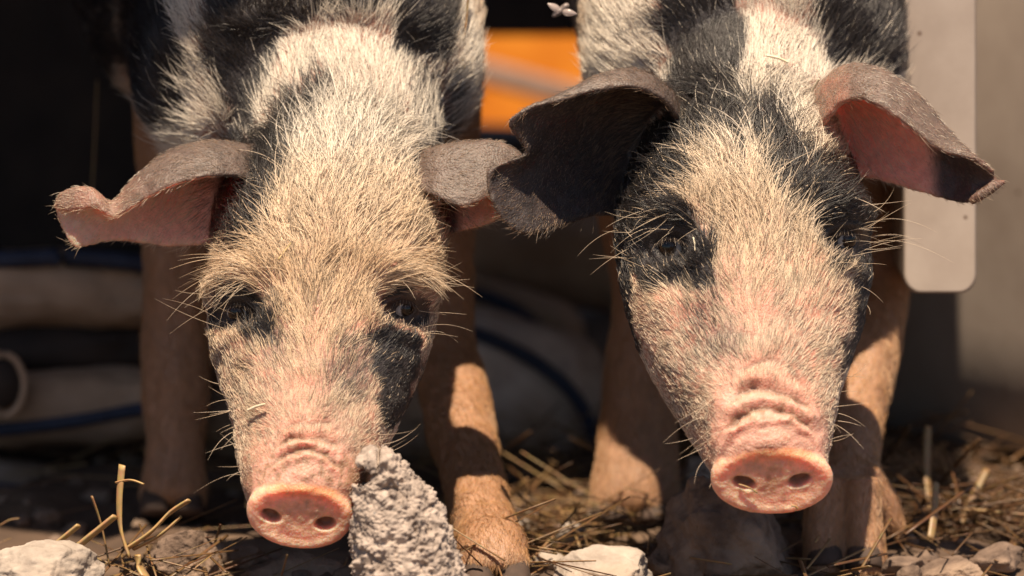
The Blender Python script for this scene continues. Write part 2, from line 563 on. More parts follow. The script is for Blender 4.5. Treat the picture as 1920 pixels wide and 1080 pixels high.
    a.data.foreach_set('color', np.concatenate([skin, np.ones((nv, 1))], 1).ravel().astype(np.float32))
    a = me2.attributes.new('glow', 'FLOAT', 'POINT'); a.data.foreach_set('value', (ew * S['glow'](u, v, d) * (1 - .35 * np.clip(lap(outer[:, None], 2, .8)[:, 0], 0, 1))).astype(np.float32))
    a = me2.attributes.new('sss', 'FLOAT', 'POINT'); a.data.foreach_set('value', sss.astype(np.float32))
    me2.materials.clear()
    body = link('body', me2, M_SKIN, root)

    # ---- hair
    me2.calc_loop_triangles()
    nt_ = len(me2.loop_triangles); tr = np.empty(nt_ * 3, np.int32); me2.loop_triangles.foreach_get('vertices', tr); tr = tr.reshape(-1, 3)
    cr_ = np.cross(P[tr[:, 1]] - P[tr[:, 0]], P[tr[:, 2]] - P[tr[:, 0]])
    area = np.linalg.norm(cr_, axis=1) / 2
    earw = isear
    # density per unit area
    hs_ = np.where(headw > .5, .98, np.where(lab == TORSO, .85, np.where(lab == NECK, .8, .62)))
    mlow = sstep(S['disc'][0][1] - 330, S['disc'][0][1] - 160, v) * headw
    dens = .056 * hs_
    dens = dens * (1 + .65 * mlow)
    dens = np.where(isear > .5, np.where(outer > .5, .022, .034), dens)
    dens = dens * (1 - dw) * np.where((qh > -55) & (qy > 0), .25, 1) * (1 - foldp * .93) * np.where(nos > .1, 0, 1)
    vis = sstep(.5, -.05, Nn[:, 2]); deep = sstep(900, 600, d)
    dens = dens * (.2 + .8 * vis) * (.35 + .65 * deep)
    for (eu, ev, er) in S['eyes']:
        dens = dens * (1 - .985 * (g(eu, ev, er * 2.0, er * 1.4) > .36) * front)
    dt = dens[tr].mean(1) * area
    n_h = rng.poisson(dt)
    ti = np.repeat(np.arange(nt_), n_h)
    nh = len(ti)
    r1 = np.sqrt(rng.random(nh)); r2 = rng.random(nh)
    bc = np.stack([1 - r1, r1 * (1 - r2), r1 * r2], 1)
    def at_(X):
        return (X[tr[ti]] * (bc if X.ndim == 1 else bc[:, :, None])).sum(1)
    root_p = at_(P); nor = unit(at_(Nn)); fl = unit(at_(flow)); hw = at_(headw); blk_h = at_(black); lg = at_(legw); ear_h = at_(isear); out_h = at_(outer)
    ru, rv, rd = root_p.T
    inr = at_(innw)
    rowh = at_(row); colh = at_(col)
    # flow: body hair lies toward the tail, head hair toward the poll fanning outward
    mid = np.interp(rv, [s[1] for s in hs], [s[0] for s in hs]); half = np.interp(rv, [s[1] for s in hs], [s[3] for s in hs])
    sn = np.clip((ru - mid) / half, -1.3, 1.3)
    up = unit(ax0 - ax1)
    eyev = np.mean([e[1] for e in S['eyes']])
    zone = np.exp(-((rv - (eyev - 66)) / 46) ** 2)               # brow belt
    low = sstep(eyev + 40, eyev + 160, rv)
    fan = .70 * sn + S['fan'] * zone * np.sign(sn) * sstep(.3, .8, np.abs(sn)) + .5 * low * sn
    droop = zone * sstep(.35, .75, np.abs(sn)) * S['droop']
    fh = up[None, :] * (1 - .7 * droop)[:, None] + np.array([1, 0, 0])[None, :] * fan[:, None] + np.array([0, 1, 0])[None, :] * (1.2 * droop)[:, None]
    fb = fl.copy()
    legm = lg > .5
    fb[legm] = fl[legm]
    earm = ear_h > .5
    flow_h = np.where(((hw > .45) & ~earm)[:, None], fh, fb)
    flow_h[earm] = fl[earm] * .9 + np.array([0, -.25, -.1])
    inm = earm & (out_h < .5)
    flow_h[inm] = fl[inm] * .6 + np.array([0, .6, -.3])
    fore = hw * sstep(eyev + 150, eyev - 40, rv) * (ear_h < .5)
    # wandering
    nzv = np.stack([vnoise(root_p / 46, 200), vnoise(root_p / 46, 201), vnoise(root_p / 46, 202)], 1)
    cl2 = np.stack([vnoise(root_p / 11, 210), vnoise(root_p / 11, 211), vnoise(root_p / 11, 212)], 1)
    flow_h = unit(flow_h) + .42 * nzv + np.where(fore > .5, .28, .15)[:, None] * cl2 + (.05 + .16 * rng.random((nh, 1)) ** 3) * rng.normal(size=(nh, 3))
    flow_h = flow_h - (flow_h * nor).sum(1)[:, None] * nor
    flow_h = unit(flow_h)
    # length
    L_ = np.where(legm, 17.0, 30.0)
    L_ = np.where((hw > .45), 29 + 43 * fore, L_)
    L_ = np.where((hw > .45), L_ + 8 * zone * sstep(.3, .8, np.abs(sn)) * (1 - low), L_)
    top_ = sstep(eyev - 230, eyev - 330, rv) * sstep(420, 260, rd)
    L_ = L_ + 16 * top_ * (ear_h < .5)
    L_ = np.where(earm, 8.0 + 5 * rng.random(nh), L_)
    rimh = earm & ((colh < .07) | (colh > .93) | (rowh > .95))
    L_ = np.where(rimh, 9 + 16 * rng.random(nh) ** 2, L_)
    L_ = np.where(inm & ~rimh, 7 + 30 * sstep(.5, .1, rowh) * sstep(.12, .3, colh) * sstep(1.0, .8, colh), L_)
    nosed = sstep(140, 60, -((root_p - np.asarray(dc)) @ nrm))
    L_ = L_ * (1 - .6 * nosed)
    for (cu_, cv_, cr_x, cr_y) in S.get('short', []):
        L_ = L_ * (1 - .5 * np.exp(-((ru - cu_) / cr_x) ** 4 - ((rv - cv_) / cr_y) ** 4))
    for (eu, ev, er) in S['eyes']:
        ge = np.exp(-((ru - eu) / 66) ** 4 - ((rv - ev + 6) / 52) ** 4)
        L_ = L_ * (1 - .80 * ge)
    L_ = L_ * np.where((hw > .45), 1 - .66 * sstep(.6, .95, np.abs(sn)), 1)
    L_ = L_ * rng.lognormal(0, .28, nh)
    lift = np.where(hw > .45, .08 + .12 * fore + .20 * top_, .17) + .09 * rng.normal(size=nh)
    lift = np.where(earm, .38 + .15 * rng.normal(size=nh), lift)
    lift = np.where(inm, .22, lift)
    lift = np.where(legm, .20, lift)
    lift = np.clip(lift, .06, 1.2)
    K = 6
    s = np.linspace(0, 1, K)
    bend = rng.normal(size=nh) * np.where(fore > .4, .26, .17)
    bnd = np.cross(nor, flow_h)
    pts = np.empty((nh, K, 3))
    for k, sk in enumerate(s):
        hgt = lift * (sk - .42 * sk * sk)
        pts[:, k] = root_p + (flow_h * sk + nor * hgt[:, None] + bnd * (bend * sk * sk)[:, None]) * L_[:, None] - nor * 1.0 * (k == 0)
    # sag for long hair
    pts[:, :, 1] += (L_ ** 2 / 900)[:, None] * (s ** 2)[None, :] * np.where(hw > .4, .9, .3)[:, None]
    # colour
    cream = np.array([.74, .57, .40]); gold = np.array([.68, .46, .27]); white = np.array([.76, .67, .56]); hb = np.array([.020, .016, .016]); tanh_ = np.array([.42, .225, .105])
    wmix = S['whiteness'](ru, rv, rd)
    hc = gold + (cream - gold) * sstep(0, .5, wmix)[:, None]
    hc = hc + (white - hc) * sstep(.5, 1, wmix)[:, None]
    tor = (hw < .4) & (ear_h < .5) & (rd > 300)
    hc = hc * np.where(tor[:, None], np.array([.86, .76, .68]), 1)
    hc = hc + (tanh_ - hc) * (lg)[:, None]
    jb = rng.random(nh)
    isb = sstep(-.14, .14, blk_h - (.12 + .72 * jb))
    stray = (rng.random(nh) < .03 * (hw > .3) + .02) & (ear_h < .5)
    isb = np.where(stray, 0, isb)
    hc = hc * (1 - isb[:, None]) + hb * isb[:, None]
    # dusty tips on the dark ears
    eh = earm & (isb > .4)
    hc[eh] = np.where((rng.random(eh.sum()) < .6)[:, None], np.array([.26, .17, .11]), np.array([.06, .045, .04]))
    dustd = S['mud'](ru, rv)
    hc = hc * (1 - .5 * dustd[:, None]) + np.array([.38, .24, .15]) * .5 * dustd[:, None]
    hc = np.clip(hc * (1 + .10 * rng.normal(size=nh) - np.where(hw > .4, .62, .3) * (rng.random(nh) < .36))[:, None], .01, .92)
    rad = np.where(hw > .4, .36 + .27 * fore, .52) * (.8 + .4 * rng.random(nh)) * np.where(earm, .55, 1) * np.where(legm, .8, 1)
    rads = rad[:, None] * np.array([1, 1, .92, .78, .55, .15])[None, :]
    # whiskers and eyelashes
    wk_p, wk_c, wk_r = [], [], []
    hd_ = np.where((lab == HEAD) & (front > .2))[0]
    def eye_d(x, y):
        i_ = hd_[np.argmin((u[hd_] - x) ** 2 + (v[hd_] - y) ** 2)]
        return d[i_]
    def whisk(a, dirv, ln, c, r=.42, curl=.3):
        b = np.cross(dirv, np.array([0, 0, 1.0])) + rng.normal(size=3) * .3
        cu_ = rng.normal() * curl
        wk_p.append(np.stack([np.asarray(a) + (dirv * t + b * cu_ * t * t) * ln + np.array([0, ln * .10 * t * t, 0]) for t in s]))
        wk_c.append(c); wk_r.append(r * np.array([1, .95, .85, .7, .5, .2]))
    fr = np.where((headw > .6) & (front > .2) & (lab == HEAD))[0]
    for cu, cv, su, sv, cnt, ln, dv in S['whiskers']:
        pr = np.exp(-((u[fr] - cu) / su) ** 2 - ((v[fr] - cv) / sv) ** 2) + 1e-12
        for i in rng.choice(fr, cnt, p=pr / pr.sum()):
            dd = unit(np.asarray(dv, float) + .35 * rng.normal(size=3) + .25 * Nn[i])
            whisk(P[i], dd, ln * (.5 + .8 * rng.random()), cream * (.7 + .3 * rng.random()))
    for (eu, ev, er) in S['eyes']:
        for k in range(34):
            t = k / 33
            x = (t - .5) * 2
            a = np.array([eu + x * er * 1.15, ev - er * .80 * (1 - x * x * .7), eye_d(eu + x * er * 1.15, ev - er * .80 * (1 - x * x * .7)) - 1])
            whisk(a, unit(np.array([x * .4, .45 + .2 * rng.random(), -.75])), er * (.55 + .4 * rng.random()), np.array([.06, .045, .04]) if k % 4 else np.array([.35, .28, .22]), .45, .15)
    pts = np.concatenate([pts, np.stack(wk_p)]); hc = np.concatenate([hc, np.stack(wk_c)]); rads = np.concatenate([rads, np.stack(wk_r)])
    n_all = len(pts)
    cv = bpy.data.hair_curves.new('fur')
    cv.add_curves([K] * n_all)
    wp = W(pts.reshape(-1, 3)) - base
    pa = cv.attributes.get('position') or cv.attributes.new('position', 'FLOAT_VECTOR', 'POINT')
    pa.data.foreach_set('vector', wp.ravel().astype(np.float32))
    ra = cv.attributes.get('radius') or cv.attributes.new('radius', 'FLOAT', 'POINT')
    ra.data.foreach_set('value', (rads.ravel() * PX).astype(np.float32))
    ca = cv.attributes.new('hcol', 'FLOAT_COLOR', 'CURVE')
    ca.data.foreach_set('color', np.concatenate([hc, np.ones((n_all, 1))], 1).ravel().astype(np.float32))
    cv.materials.append(M_HAIR)
    fo = bpy.data.objects.new('fur', cv)
    scn.collection.objects.link(fo); fo.parent = root
    # ---- eyeballs: dark iris, pale sclera
    for (eu, ev, er), look in zip(S['eyes'], S['look']):
        near_e = np.argmin((u - eu) ** 2 + (v - ev) ** 2 + np.where((lab == HEAD) & (front > .3), 0, 1e9))
        ed = d[near_e]
        nr_, nc_ = 28, 36
        th_ = np.linspace(0.01, math.pi - .01, nr_); ph = np.linspace(0, 2 * math.pi, nc_, endpoint=False)
        D = np.stack([(np.sin(th_)[:, None] * np.cos(ph)), (np.sin(th_)[:, None] * np.sin(ph)), np.repeat(-np.cos(th_)[:, None], nc_, 1)], 2).reshape(-1, 3)
        ctr = np.array([eu, ev + 1, ed + er * .45])
        V = ctr + D * er
        F = grid_faces(nr_, nc_, True); F.append(tuple(range(nc_))); F.append(tuple((nr_ - 1) * nc_ + j for j in range(nc_))[::-1])
        em = mesh_from('eye', W(V) - base, F)
        ln_ = unit(np.asarray(look, float)); ang = np.arccos(np.clip(D @ ln_, -1, 1))
        ir = sstep(.92, .84, ang); pu = sstep(.42, .36, ang)
        colr = np.array([.62, .56, .52]) * (1 - ir[:, None]) + np.array([.035, .018, .010]) * ir[:, None]
        colr = colr * (1 - pu[:, None]) + .003 * pu[:, None]
        at2 = em.attributes.new('skin', 'FLOAT_COLOR', 'POINT')
        at2.data.foreach_set('color', np.concatenate([colr, np.ones((len(V), 1))], 1).ravel().astype(np.float32))
        link('eye', em, M_EYE, root)
    # ---- hooves, two claws to a foot
    for (hu, hd, hwid) in S['hooves']:
        for sg in (-1, 1):
            x = hu + sg * hwid * .5
            vb = gv(hd - 25)
            V, F, T = loft([(x, vb - 44, hd + 6, hwid * .40, 30), (x, vb - 26, hd - 4, hwid * .46, 40), (x, vb - 8, hd - 12, hwid * .48, 46), (x, vb - 2, hd - 14, hwid * .46, 44)], 12, 20, 2.6)
            link('hoof', mesh_from('hoof', W(V) - base, F), M_HOOF, root)
    return P

def hind(u0, d0, sg):
    """hind leg: thigh, knee forward, hock back, shank, foot"""
    g0 = gv(d0)
    return [(u0, g0 - 830, d0 + 20, 95, 150), (u0, g0 - 640, d0 - 30, 80, 130), (u0, g0 - 480, d0 - 20, 62, 85), (u0, g0 - 330, d0 + 60, 50, 58),
            (u0, g0 - 200, d0 + 30, 44, 46), (u0, g0 - 70, d0, 44, 44), (u0, g0 - 18, d0 - 12, 46, 44)]

# ================================================================== the left piglet
P1 = dict(
    voxel=5.6, seed=301, short=[(738, 705, 75, 100)], mid=600, fold0=72, base=(600, 900),
    label='left piglet with a golden forehead and a pink ear curled at the tip',
    torso=[[(585, 255, 215, 190, 140), (580, 210, 275, 285, 230), (577, 125, 360, 322, 305), (574, 50, 500, 325, 335), (560, -10, 760, 335, 345),
            (520, -90, 1150, 385, 350), (525, -210, 1750, 330, 320), (530, -280, 2080, 220, 230), (532, -300, 2200, 90, 100)]],
    neck=[(640, 420, 150, 165, 130), (638, 320, 170, 185, 165), (625, 220, 240, 200, 190), (600, 120, 360, 230, 220), (590, 60, 460, 240, 240)],
    # v, left, right, d, thickness
    head=[(238, 520, 765, 190, 90), (270, 480, 795, 170, 140), (340, 440, 822, 130, 170), (430, 405, 838, 75, 182), (520, 392, 828, 20, 182), (600, 387, 816, -32, 172),
          (680, 398, 796, -84, 155), (760, 424, 756, -138, 134), (830, 438, 722, -184, 116), (890, 450, 694, -222, 104), (930, 462, 676, -246, 96), (950, 468, 668, -258, 88)],
    disc=((562, 968, -300), 101, 70, R(27), R(9)),
    nostrils=[(-54, 6, 21, 13, .25), (50, 8, 21, 14, -.2)],
    folds=[(27, 5, 6, 80), (37, 3.5, -6, 72), (47, 6, 7, 74), (58, 4, -6, 62), (70, 7, 6, 56), (83, 4, -4, 45)],
    legs=[[(352, 160, 780, 105, 150), (342, 380, 830, 82, 105), (334, 570, 830, 66, 74), (332, 730, 820, 66, 72), (328, 850, 805, 57, 57), (324, gv(795) - 50, 795, 66, 60), (322, gv(785) - 14, 785, 64, 54)],
          [(798, 160, 780, 105, 150), (812, 380, 780, 82, 105), (822, 540, 750, 66, 76), (838, 670, 680, 62, 66), (860, 780, 540, 66, 70), (884, 880, 380, 60, 60), (908, 990, 200, 64, 62), (926, gv(60) - 60, 70, 70, 60), (932, gv(40) - 14, 40, 68, 54)],
          hind(400, 1850, -1), hind(660, 1900, 1)],
    extra=[[(530, -330, 2170, 20, 20), (535, -250, 2250, 14, 14), (560, -180, 2290, 12, 12), (600, -200, 2280, 10, 10), (580, -240, 2270, 7, 7)]],
    ears=[([
        [(500, 350, 0), (495, 285, 60), (500, 330, 150), (480, 420, 120)],
        [(425, 330, -60), (415, 270, 10), (410, 310, 100), (400, 456, 70)],
        [(340, 343, -85), (330, 282, -10), (322, 340, 75), (320, 464, 50)],
        [(270, 376, -75), (262, 328, -25), (262, 372, 45), (270, 458, 42)],
        [(215, 408, -62), (211, 380, -32), (208, 412, 15), (214, 452, 20)],
        [(178, 392, -62), (166, 352, -40), (158, 392, -8), (168, 464, 0)],
        [(128, 398, -42), (120, 360, -28), (113, 392, -12), (138, 464, -10)],
        [(108, 392, -28), (105, 382, -22), (105, 400, -15), (120, 438, -14)]], 11),
        ([
        [(760, 350, 0), (765, 300, 60), (750, 340, 150), (770, 420, 120)],
        [(812, 368, -55), (812, 282, 10), (815, 330, 100), (828, 440, 70)],
        [(866, 388, -70), (872, 270, 0), (880, 335, 80), (878, 432, 55)],
        [(915, 372, -60), (925, 268, 0), (935, 325, 60), (925, 418, 40)],
        [(958, 352, -30), (965, 285, 0), (972, 312, 35), (960, 392, 30)],
        [(985, 330, -5), (990, 308, 2), (992, 322, 10), (985, 360, 12)]], 11)],
    eyes=[(446, 584, 21), (757, 578, 20)], eyed=-170,
    look=[(-.25, .25, -1), (.55, .15, -.8)],
    bumps=[(600, 400, 130, 110, 0, 12), (470, 730, 50, 70, 0, 8), (700, 740, 50, 70, 0, 4), (600, 640, 34, 120, 0, 8), (450, 880, 40, 50, 0, 7), (700, 860, 40, 40, 0, 5)],
    black=[
        ([(205, -60), (345, -60), (330, 50), (356, 120), (360, 240), (290, 250), (235, 150)], 10, 1),
        ([(392, 70), (405, -60), (740, -60), (735, 28), (640, 34), (540, 50), (505, 120), (480, 190), (490, 260), (430, 230), (400, 150)], 14, 1),
        ([(735, -60), (855, -60), (858, 60), (840, 110), (770, 130), (735, 90)], 14, 1),
        ([(760, 130), (850, 130), (870, 250), (800, 270), (765, 220)], 30, .55),
        ([(528, 262), (545, 170), (612, 160), (632, 215), (598, 275)], 12, 1),
        ([(375, 300), (440, 245), (560, 245), (548, 320), (528, 380), (498, 440), (455, 480), (385, 440), (365, 370)], 14, 1),
        ([(768, 275), (880, 270), (880, 430), (830, 425), (795, 385), (768, 335)], 14, .95),
        ([(394, 545), (430, 530), (480, 540), (520, 600), (520, 650), (470, 650), (440, 625), (400, 625)], 10, 1),
        ([(500, 540), (530, 580), (545, 640), (505, 690), (470, 640)], 26, .5),
        ([(728, 560), (760, 540), (800, 560), (800, 600), (760, 615), (722, 600)], 9, .9),
        ([(680, 632), (740, 618), (792, 645), (794, 705), (756, 782), (724, 802), (702, 745), (682, 690)], 6, 1),
        ([(395, 640), (520, 650), (540, 740), (470, 790), (410, 730)], 40, .30),
        ([(620, 640), (690, 620), (700, 700), (690, 770), (640, 760), (600, 700)], 24, .55)],
    white=[([(322, -60), (395, -60), (385, 40), (392, 150), (420, 240), (372, 240), (356, 120), (330, 40)], 9, .7)],
    earpat=lambda u, v, d, o, r, c, pid: np.where(o > .5, np.where(u < 600, np.clip(.96 - .74 * sstep(340, 190, u), 0, 1), .8), sstep(350, 420, np.where(u < 600, u, 1270 - u)) * .95),
    innerpink=lambda u, v, d: np.where(u < 600, sstep(420, 380, u), sstep(850, 875, u)),
    glow=lambda u, v, d: .14 * sstep(405, 350, u) + .2 * sstep(855, 890, u) * sstep(330, 370, v),
    pinkv=lambda u, v: .8 * np.exp(-((u - 580) / 120) ** 2 - ((v - 760) / 110) ** 2) - .2,
    mud=lambda u, v: np.clip(.35 * np.exp(-((u - 560) / 120) ** 2 - ((v - 800) / 80) ** 2) + 1.4 * np.exp(-((u - 570) / 90) ** 2 - ((v - 870) / 40) ** 2) + .8 * np.exp(-((u - 660) / 50) ** 2 - ((v - 910) / 40) ** 2) + .8 * np.exp(-((u - 475) / 40) ** 2 - ((v - 915) / 30) ** 2), 0, 1),
    whiteness=lambda u, v, d: np.clip(.33 + .75 * sstep(460, 220, v) + .25 * sstep(700, 800, v) - .12 * np.exp(-((v - 560) / 120) ** 2) + .12 * sstep(120, 200, np.abs(u - 600)) * (v > 300), 0, 1),
    droop=.55, fan=.8,
    whiskers=[(440, 800, 24, 90, 15, 65, (-1, .15, -.2)), (450, 600, 40, 60, 5, 110, (-1, .0, -.2)), (705, 830, 20, 70, 9, 65, (1, .0, -.2)),
              (800, 600, 24, 90, 6, 80, (1, .1, -.1)), (440, 530, 34, 14, 22, 85, (-1, .35, -.3)), (770, 520, 34, 12, 16, 75, (1, .0, -.3)), (560, 870, 80, 30, 6, 50, (0, -1, -.4))],
    hooves=[(322, 785, 62), (932, 40, 66), (400, 1838, 46), (660, 1888, 46)],
)
# ================================================================== the right piglet
P2 = dict(
    voxel=5.6, seed=517, mid=1420, fold0=92, base=(1400, 900),
    label='right piglet with black patches round both eyes and dark folded ears',
    torso=[[(1405, 235, 215, 180, 140), (1402, 190, 275, 262, 225), (1397, 115, 360, 298, 290), (1392, 40, 500, 302, 325), (1390, -20, 760, 312, 340),
            (1400, -100, 1150, 340, 345), (1410, -215, 1750, 300, 310), (1412, -285, 2080, 200, 220), (1414, -305, 2200, 90, 100)]],
    neck=[(1405, 400, 140, 170, 130), (1405, 300, 150, 180, 165), (1400, 200, 220, 178, 185), (1398, 100, 350, 200, 215), (1396, 40, 460, 220, 235)],
    head=[(190, 1290, 1530, 160, 90), (230, 1252, 1562, 140, 140), (310, 1195, 1600, 90, 175), (400, 1160, 1626, 35, 190), (480, 1156, 1634, -12, 192), (560, 1170, 1630, -62, 182),
          (640, 1198, 1612, -114, 164), (720, 1245, 1586, -168, 142), (790, 1290, 1568, -214, 124), (840, 1318, 1560, -248, 114), (872, 1332, 1556, -268, 104), (888, 1340, 1552, -278, 96)],
    disc=((1447, 902, -318), 116, 72, R(27), R(0)),
    nostrils=[(-52, 3, 24, 13, .3), (52, -2, 24, 13, -.3)],
    folds=[(32, 7, 10, 104), (46, 4, -7, 95), (60, 9, 12, 95), (77, 4, -8, 80), (93, 10, 12, 72), (113, 5, -5, 68)],
    legs=[[(1180, 160, 780, 105, 150), (1200, 380, 780, 82, 105), (1210, 550, 770, 64, 74), (1204, 700, 750, 72, 76), (1194, 830, 725, 74, 64), (1190, gv(700) - 60, 700, 86, 66), (1188, gv(690) - 14, 690, 82, 58)],
          [(1598, 160, 780, 105, 150), (1622, 380, 760, 84, 105), (1640, 540, 700, 66, 78), (1624, 680, 600, 62, 74), (1602, 810, 470, 56, 57), (1586, 915, 330, 70, 56), (1582, 975, 272, 70, 50)],
          hind(1300, 1850, -1), hind(1540, 1900, 1)],
    toes=[[(1552, 900, 255, 34, 48), (1546, 1000, 238, 38, 48), (1542, 1085, 222, 38, 46)], [(1616, 900, 255, 34, 48), (1621, 1000, 238, 36, 48), (1624, 1085, 222, 36, 46)],
          [(1630, 880, 300, 22, 26), (1656, 940, 330, 24, 26), (1676, 985, 335, 18, 20), (1684, 1002, 332, 9, 9)]],
    extra=[[(1412, -330, 2170, 20, 20), (1410, -250, 2250, 14, 14), (1390, -180, 2290, 12, 12), (1350, -200, 2280, 10, 10), (1370, -240, 2270, 7, 7)],
           [(1818, 379, -62, 7, 7), (1835, 368, -72, 11, 10), (1860, 352, -74, 11, 10), (1878, 342, -68, 9, 8), (1884, 338, -62, 5, 5)]],
    ears=[([
        [(1275, 235, -20), (1272, 195, 60), (1275, 250, 150), (1270, 330, 150), (1260, 400, 120)],
        [(1246, 190, -105), (1236, 156, -30), (1226, 220, 80), (1200, 320, 110), (1180, 412, 70)],
        [(1190, 164, -145), (1180, 134, -75), (1165, 205, 50), (1140, 310, 80), (1120, 405, 30)],
        [(1115, 172, -160), (1112, 150, -120), (1095, 220, 0), (1070, 320, 20), (1055, 425, -25)],
        [(1045, 192, -165), (1042, 186, -140), (1035, 245, -60), (1010, 340, -50), (1005, 440, -75)],
        [(990, 204, -165), (990, 210, -150), (1005, 275, -95), (960, 345, -92), (965, 435, -100)],
        [(955, 220, -160), (962, 240, -148), (988, 288, -118), (918, 325, -118), (932, 400, -118)],
        [(951, 234, -155), (960, 252, -145), (984, 286, -125), (924, 320, -128), (922, 372, -124)]], 11),
        ([
        [(1530, 250, -20), (1530, 170, 60), (1525, 240, 150), (1540, 340, 120)],
        [(1588, 190, -85), (1586, 126, -10), (1592, 205, 100), (1625, 335, 75)],
        [(1650, 200, -125), (1655, 134, -45), (1665, 225, 60), (1688, 350, 42)],
        [(1712, 245, -125), (1724, 184, -55), (1735, 275, 30), (1740, 366, 12)],
        [(1762, 283, -115), (1782, 252, -68), (1792, 312, -5), (1788, 379, -14)],
        [(1818, 300, -105), (1824, 292, -88), (1828, 332, -45), (1818, 381, -50)],
        [(1862, 322, -86), (1864, 324, -80), (1864, 345, -65), (1846, 370, -60)]], 12)],
    eyes=[(1258, 462, 25), (1584, 448, 22)], eyed=-150,
    look=[(-.45, -.05, -1), (.6, .1, -.8)],
    bumps=[(1420, 360, 130, 110, 0, 12), (1310, 480, 26, 75, -.25, 16), (1560, 500, 30, 60, .2, 10), (1450, 600, 40, 120, 0, 8), (1215, 580, 50, 60, 0, 8), (1345, 760, 40, 60, 0, 8), (1550, 740, 30, 60, 0, 8)],
    black=[
        ([(1262, -60), (1385, -60), (1388, 120), (1392, 230), (1400, 330), (1370, 270), (1330, 270), (1290, 320), (1250, 310), (1190, 400), (1150, 420), (1150, 300), (1235, 230), (1255, 160), (1240, 60)], 10, 1),
        ([(1520, -60), (1700, -60), (1700, 160), (1620, 140), (1570, 120), (1510, 60)], 16, 1),
        ([(1400, 225), (1445, 185), (1488, 270), (1540, 305), (1585, 310), (1650, 300), (1650, 430), (1600, 450), (1550, 460), (1500, 405), (1450, 350), (1412, 300)], 12, 1),
        ([(1145, 270), (1250, 250), (1310, 300), (1318, 350), (1300, 390), (1325, 425), (1320, 460), (1150, 460)], 9, 1),
        ([(1150, 405), (1190, 420), (1260, 405), (1320, 425), (1345, 480), (1335, 540), (1300, 565), (1262, 540), (1205, 520), (1180, 520), (1190, 600), (1215, 650), (1190, 660), (1165, 600), (1145, 500)], 9, 1),
        ([(1560, 420), (1650, 410), (1650, 620), (1600, 700), (1575, 690), (1600, 600), (1600, 520), (1555, 500), (1545, 450)], 11, .95),
        ([(1290, 560), (1345, 540), (1395, 620), (1370, 690), (1290, 680)], 30, .5), ([(1230, 690), (1300, 700), (1330, 800), (1290, 800)], 26, .35)],
    white=[([(1530, 500), (1580, 490), (1610, 520), (1595, 570), (1550, 590)], 12, .55)],
    earpat=lambda u, v, d, o, r, c, pid: np.where(u < 1420, .97, np.where(o > .5, .62 * sstep(1560, 1610, u), np.where(c < .22, .7, .9 * sstep(1725, 1760, u + (v - 320) * -.25)))),
    innerpink=lambda u, v, d: np.where(u < 1420, .0, .8 * sstep(1770, 1730, u)),
    glow=lambda u, v, d: .10 * sstep(1570, 1620, u) * sstep(1760, 1700, u) * sstep(150, 230, v),
    pinkv=lambda u, v: .9 * np.exp(-((u - 1450) / 130) ** 2 - ((v - 680) / 130) ** 2) - .15,
    mud=lambda u, v: np.clip(.25 * np.exp(-((u - 1450) / 130) ** 2 - ((v - 740) / 70) ** 2) + 1.1 * np.exp(-((u - 1450) / 80) ** 2 - ((v - 775) / 26) ** 2), 0, 1),
    whiteness=lambda u, v, d: np.clip(.45 + .5 * sstep(400, 200, v) + .2 * sstep(500, 650, v), 0, 1),
    droop=.15, fan=.55,
    whiskers=[(1330, 800, 30, 80, 14, 60, (-1, .2, -.2)), (1195, 500, 24, 90, 7, 70, (-1, .1, -.2)), (1568, 790, 20, 80, 10, 60, (1, -.05, -.2)),
              (1240, 400, 30, 14, 12, 80, (-1, .25, -.25)), (1600, 420, 30, 60, 16, 100, (1, -.5, -.2)), (1625, 560, 16, 90, 5, 65, (1, 0, -.1)), (1270, 430, 30, 12, 5, 50, (-1, .3, -.5))],
    hooves=[(1188, 690, 76), (1583, 225, 74), (1300, 1838, 46), (1540, 1888, 46)],
)
#@@SETTING
# ================================================================== the setting
M_SOIL = noise_mat('soil', (.045, .027, .018), (.115, .07, .045), 26, .95, .8, .004, c3=(.19, .125, .08), lo=.3, hi=.7)
M_STRAW, _nt, _b = nodes_mat('straw')
_oi = N_(_nt, 'ShaderNodeAttribute', attribute_name='tone')
_cr = N_(_nt, 'ShaderNodeValToRGB')
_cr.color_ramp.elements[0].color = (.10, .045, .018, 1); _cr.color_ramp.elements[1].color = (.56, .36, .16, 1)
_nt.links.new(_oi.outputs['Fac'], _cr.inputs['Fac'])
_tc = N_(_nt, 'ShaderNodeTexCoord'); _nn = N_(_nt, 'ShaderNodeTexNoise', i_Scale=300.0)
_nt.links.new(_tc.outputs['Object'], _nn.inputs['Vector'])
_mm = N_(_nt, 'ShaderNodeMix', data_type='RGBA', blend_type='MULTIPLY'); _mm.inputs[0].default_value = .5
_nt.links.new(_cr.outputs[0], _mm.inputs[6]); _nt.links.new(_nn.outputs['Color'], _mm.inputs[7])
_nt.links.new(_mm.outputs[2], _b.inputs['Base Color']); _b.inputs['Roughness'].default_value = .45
M_STONE_PALE = noise_mat('pale_stone', (.26, .21, .175), (.46, .39, .33), 55, .9, .7, .002, c3=(.36, .28, .22))
M_STONE_BROWN = noise_mat('brown_stone', (.09, .058, .042), (.22, .15, .11), 70, .9, .9, .003, c3=(.30, .21, .15))
M_CONC = noise_mat('crumbly_concrete', (.20, .155, .13), (.46, .375, .32), 150, .95, .9, .0012, c3=(.42, .34, .29), speck=((.17, .16, .16), 190, .16))
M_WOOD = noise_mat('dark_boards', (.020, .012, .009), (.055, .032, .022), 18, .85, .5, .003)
M_BEAM = noise_mat('weathered_beam', (.20, .135, .11), (.34, .23, .19), 20, .85, .4, .002)
M_PLAST = noise_mat('white_plastic', (.26, .21, .18), (.38, .32, .28), 9, .5, .2, .001, c3=(.22, .165, .125), speck=((.12, .08, .06), 46, .085))
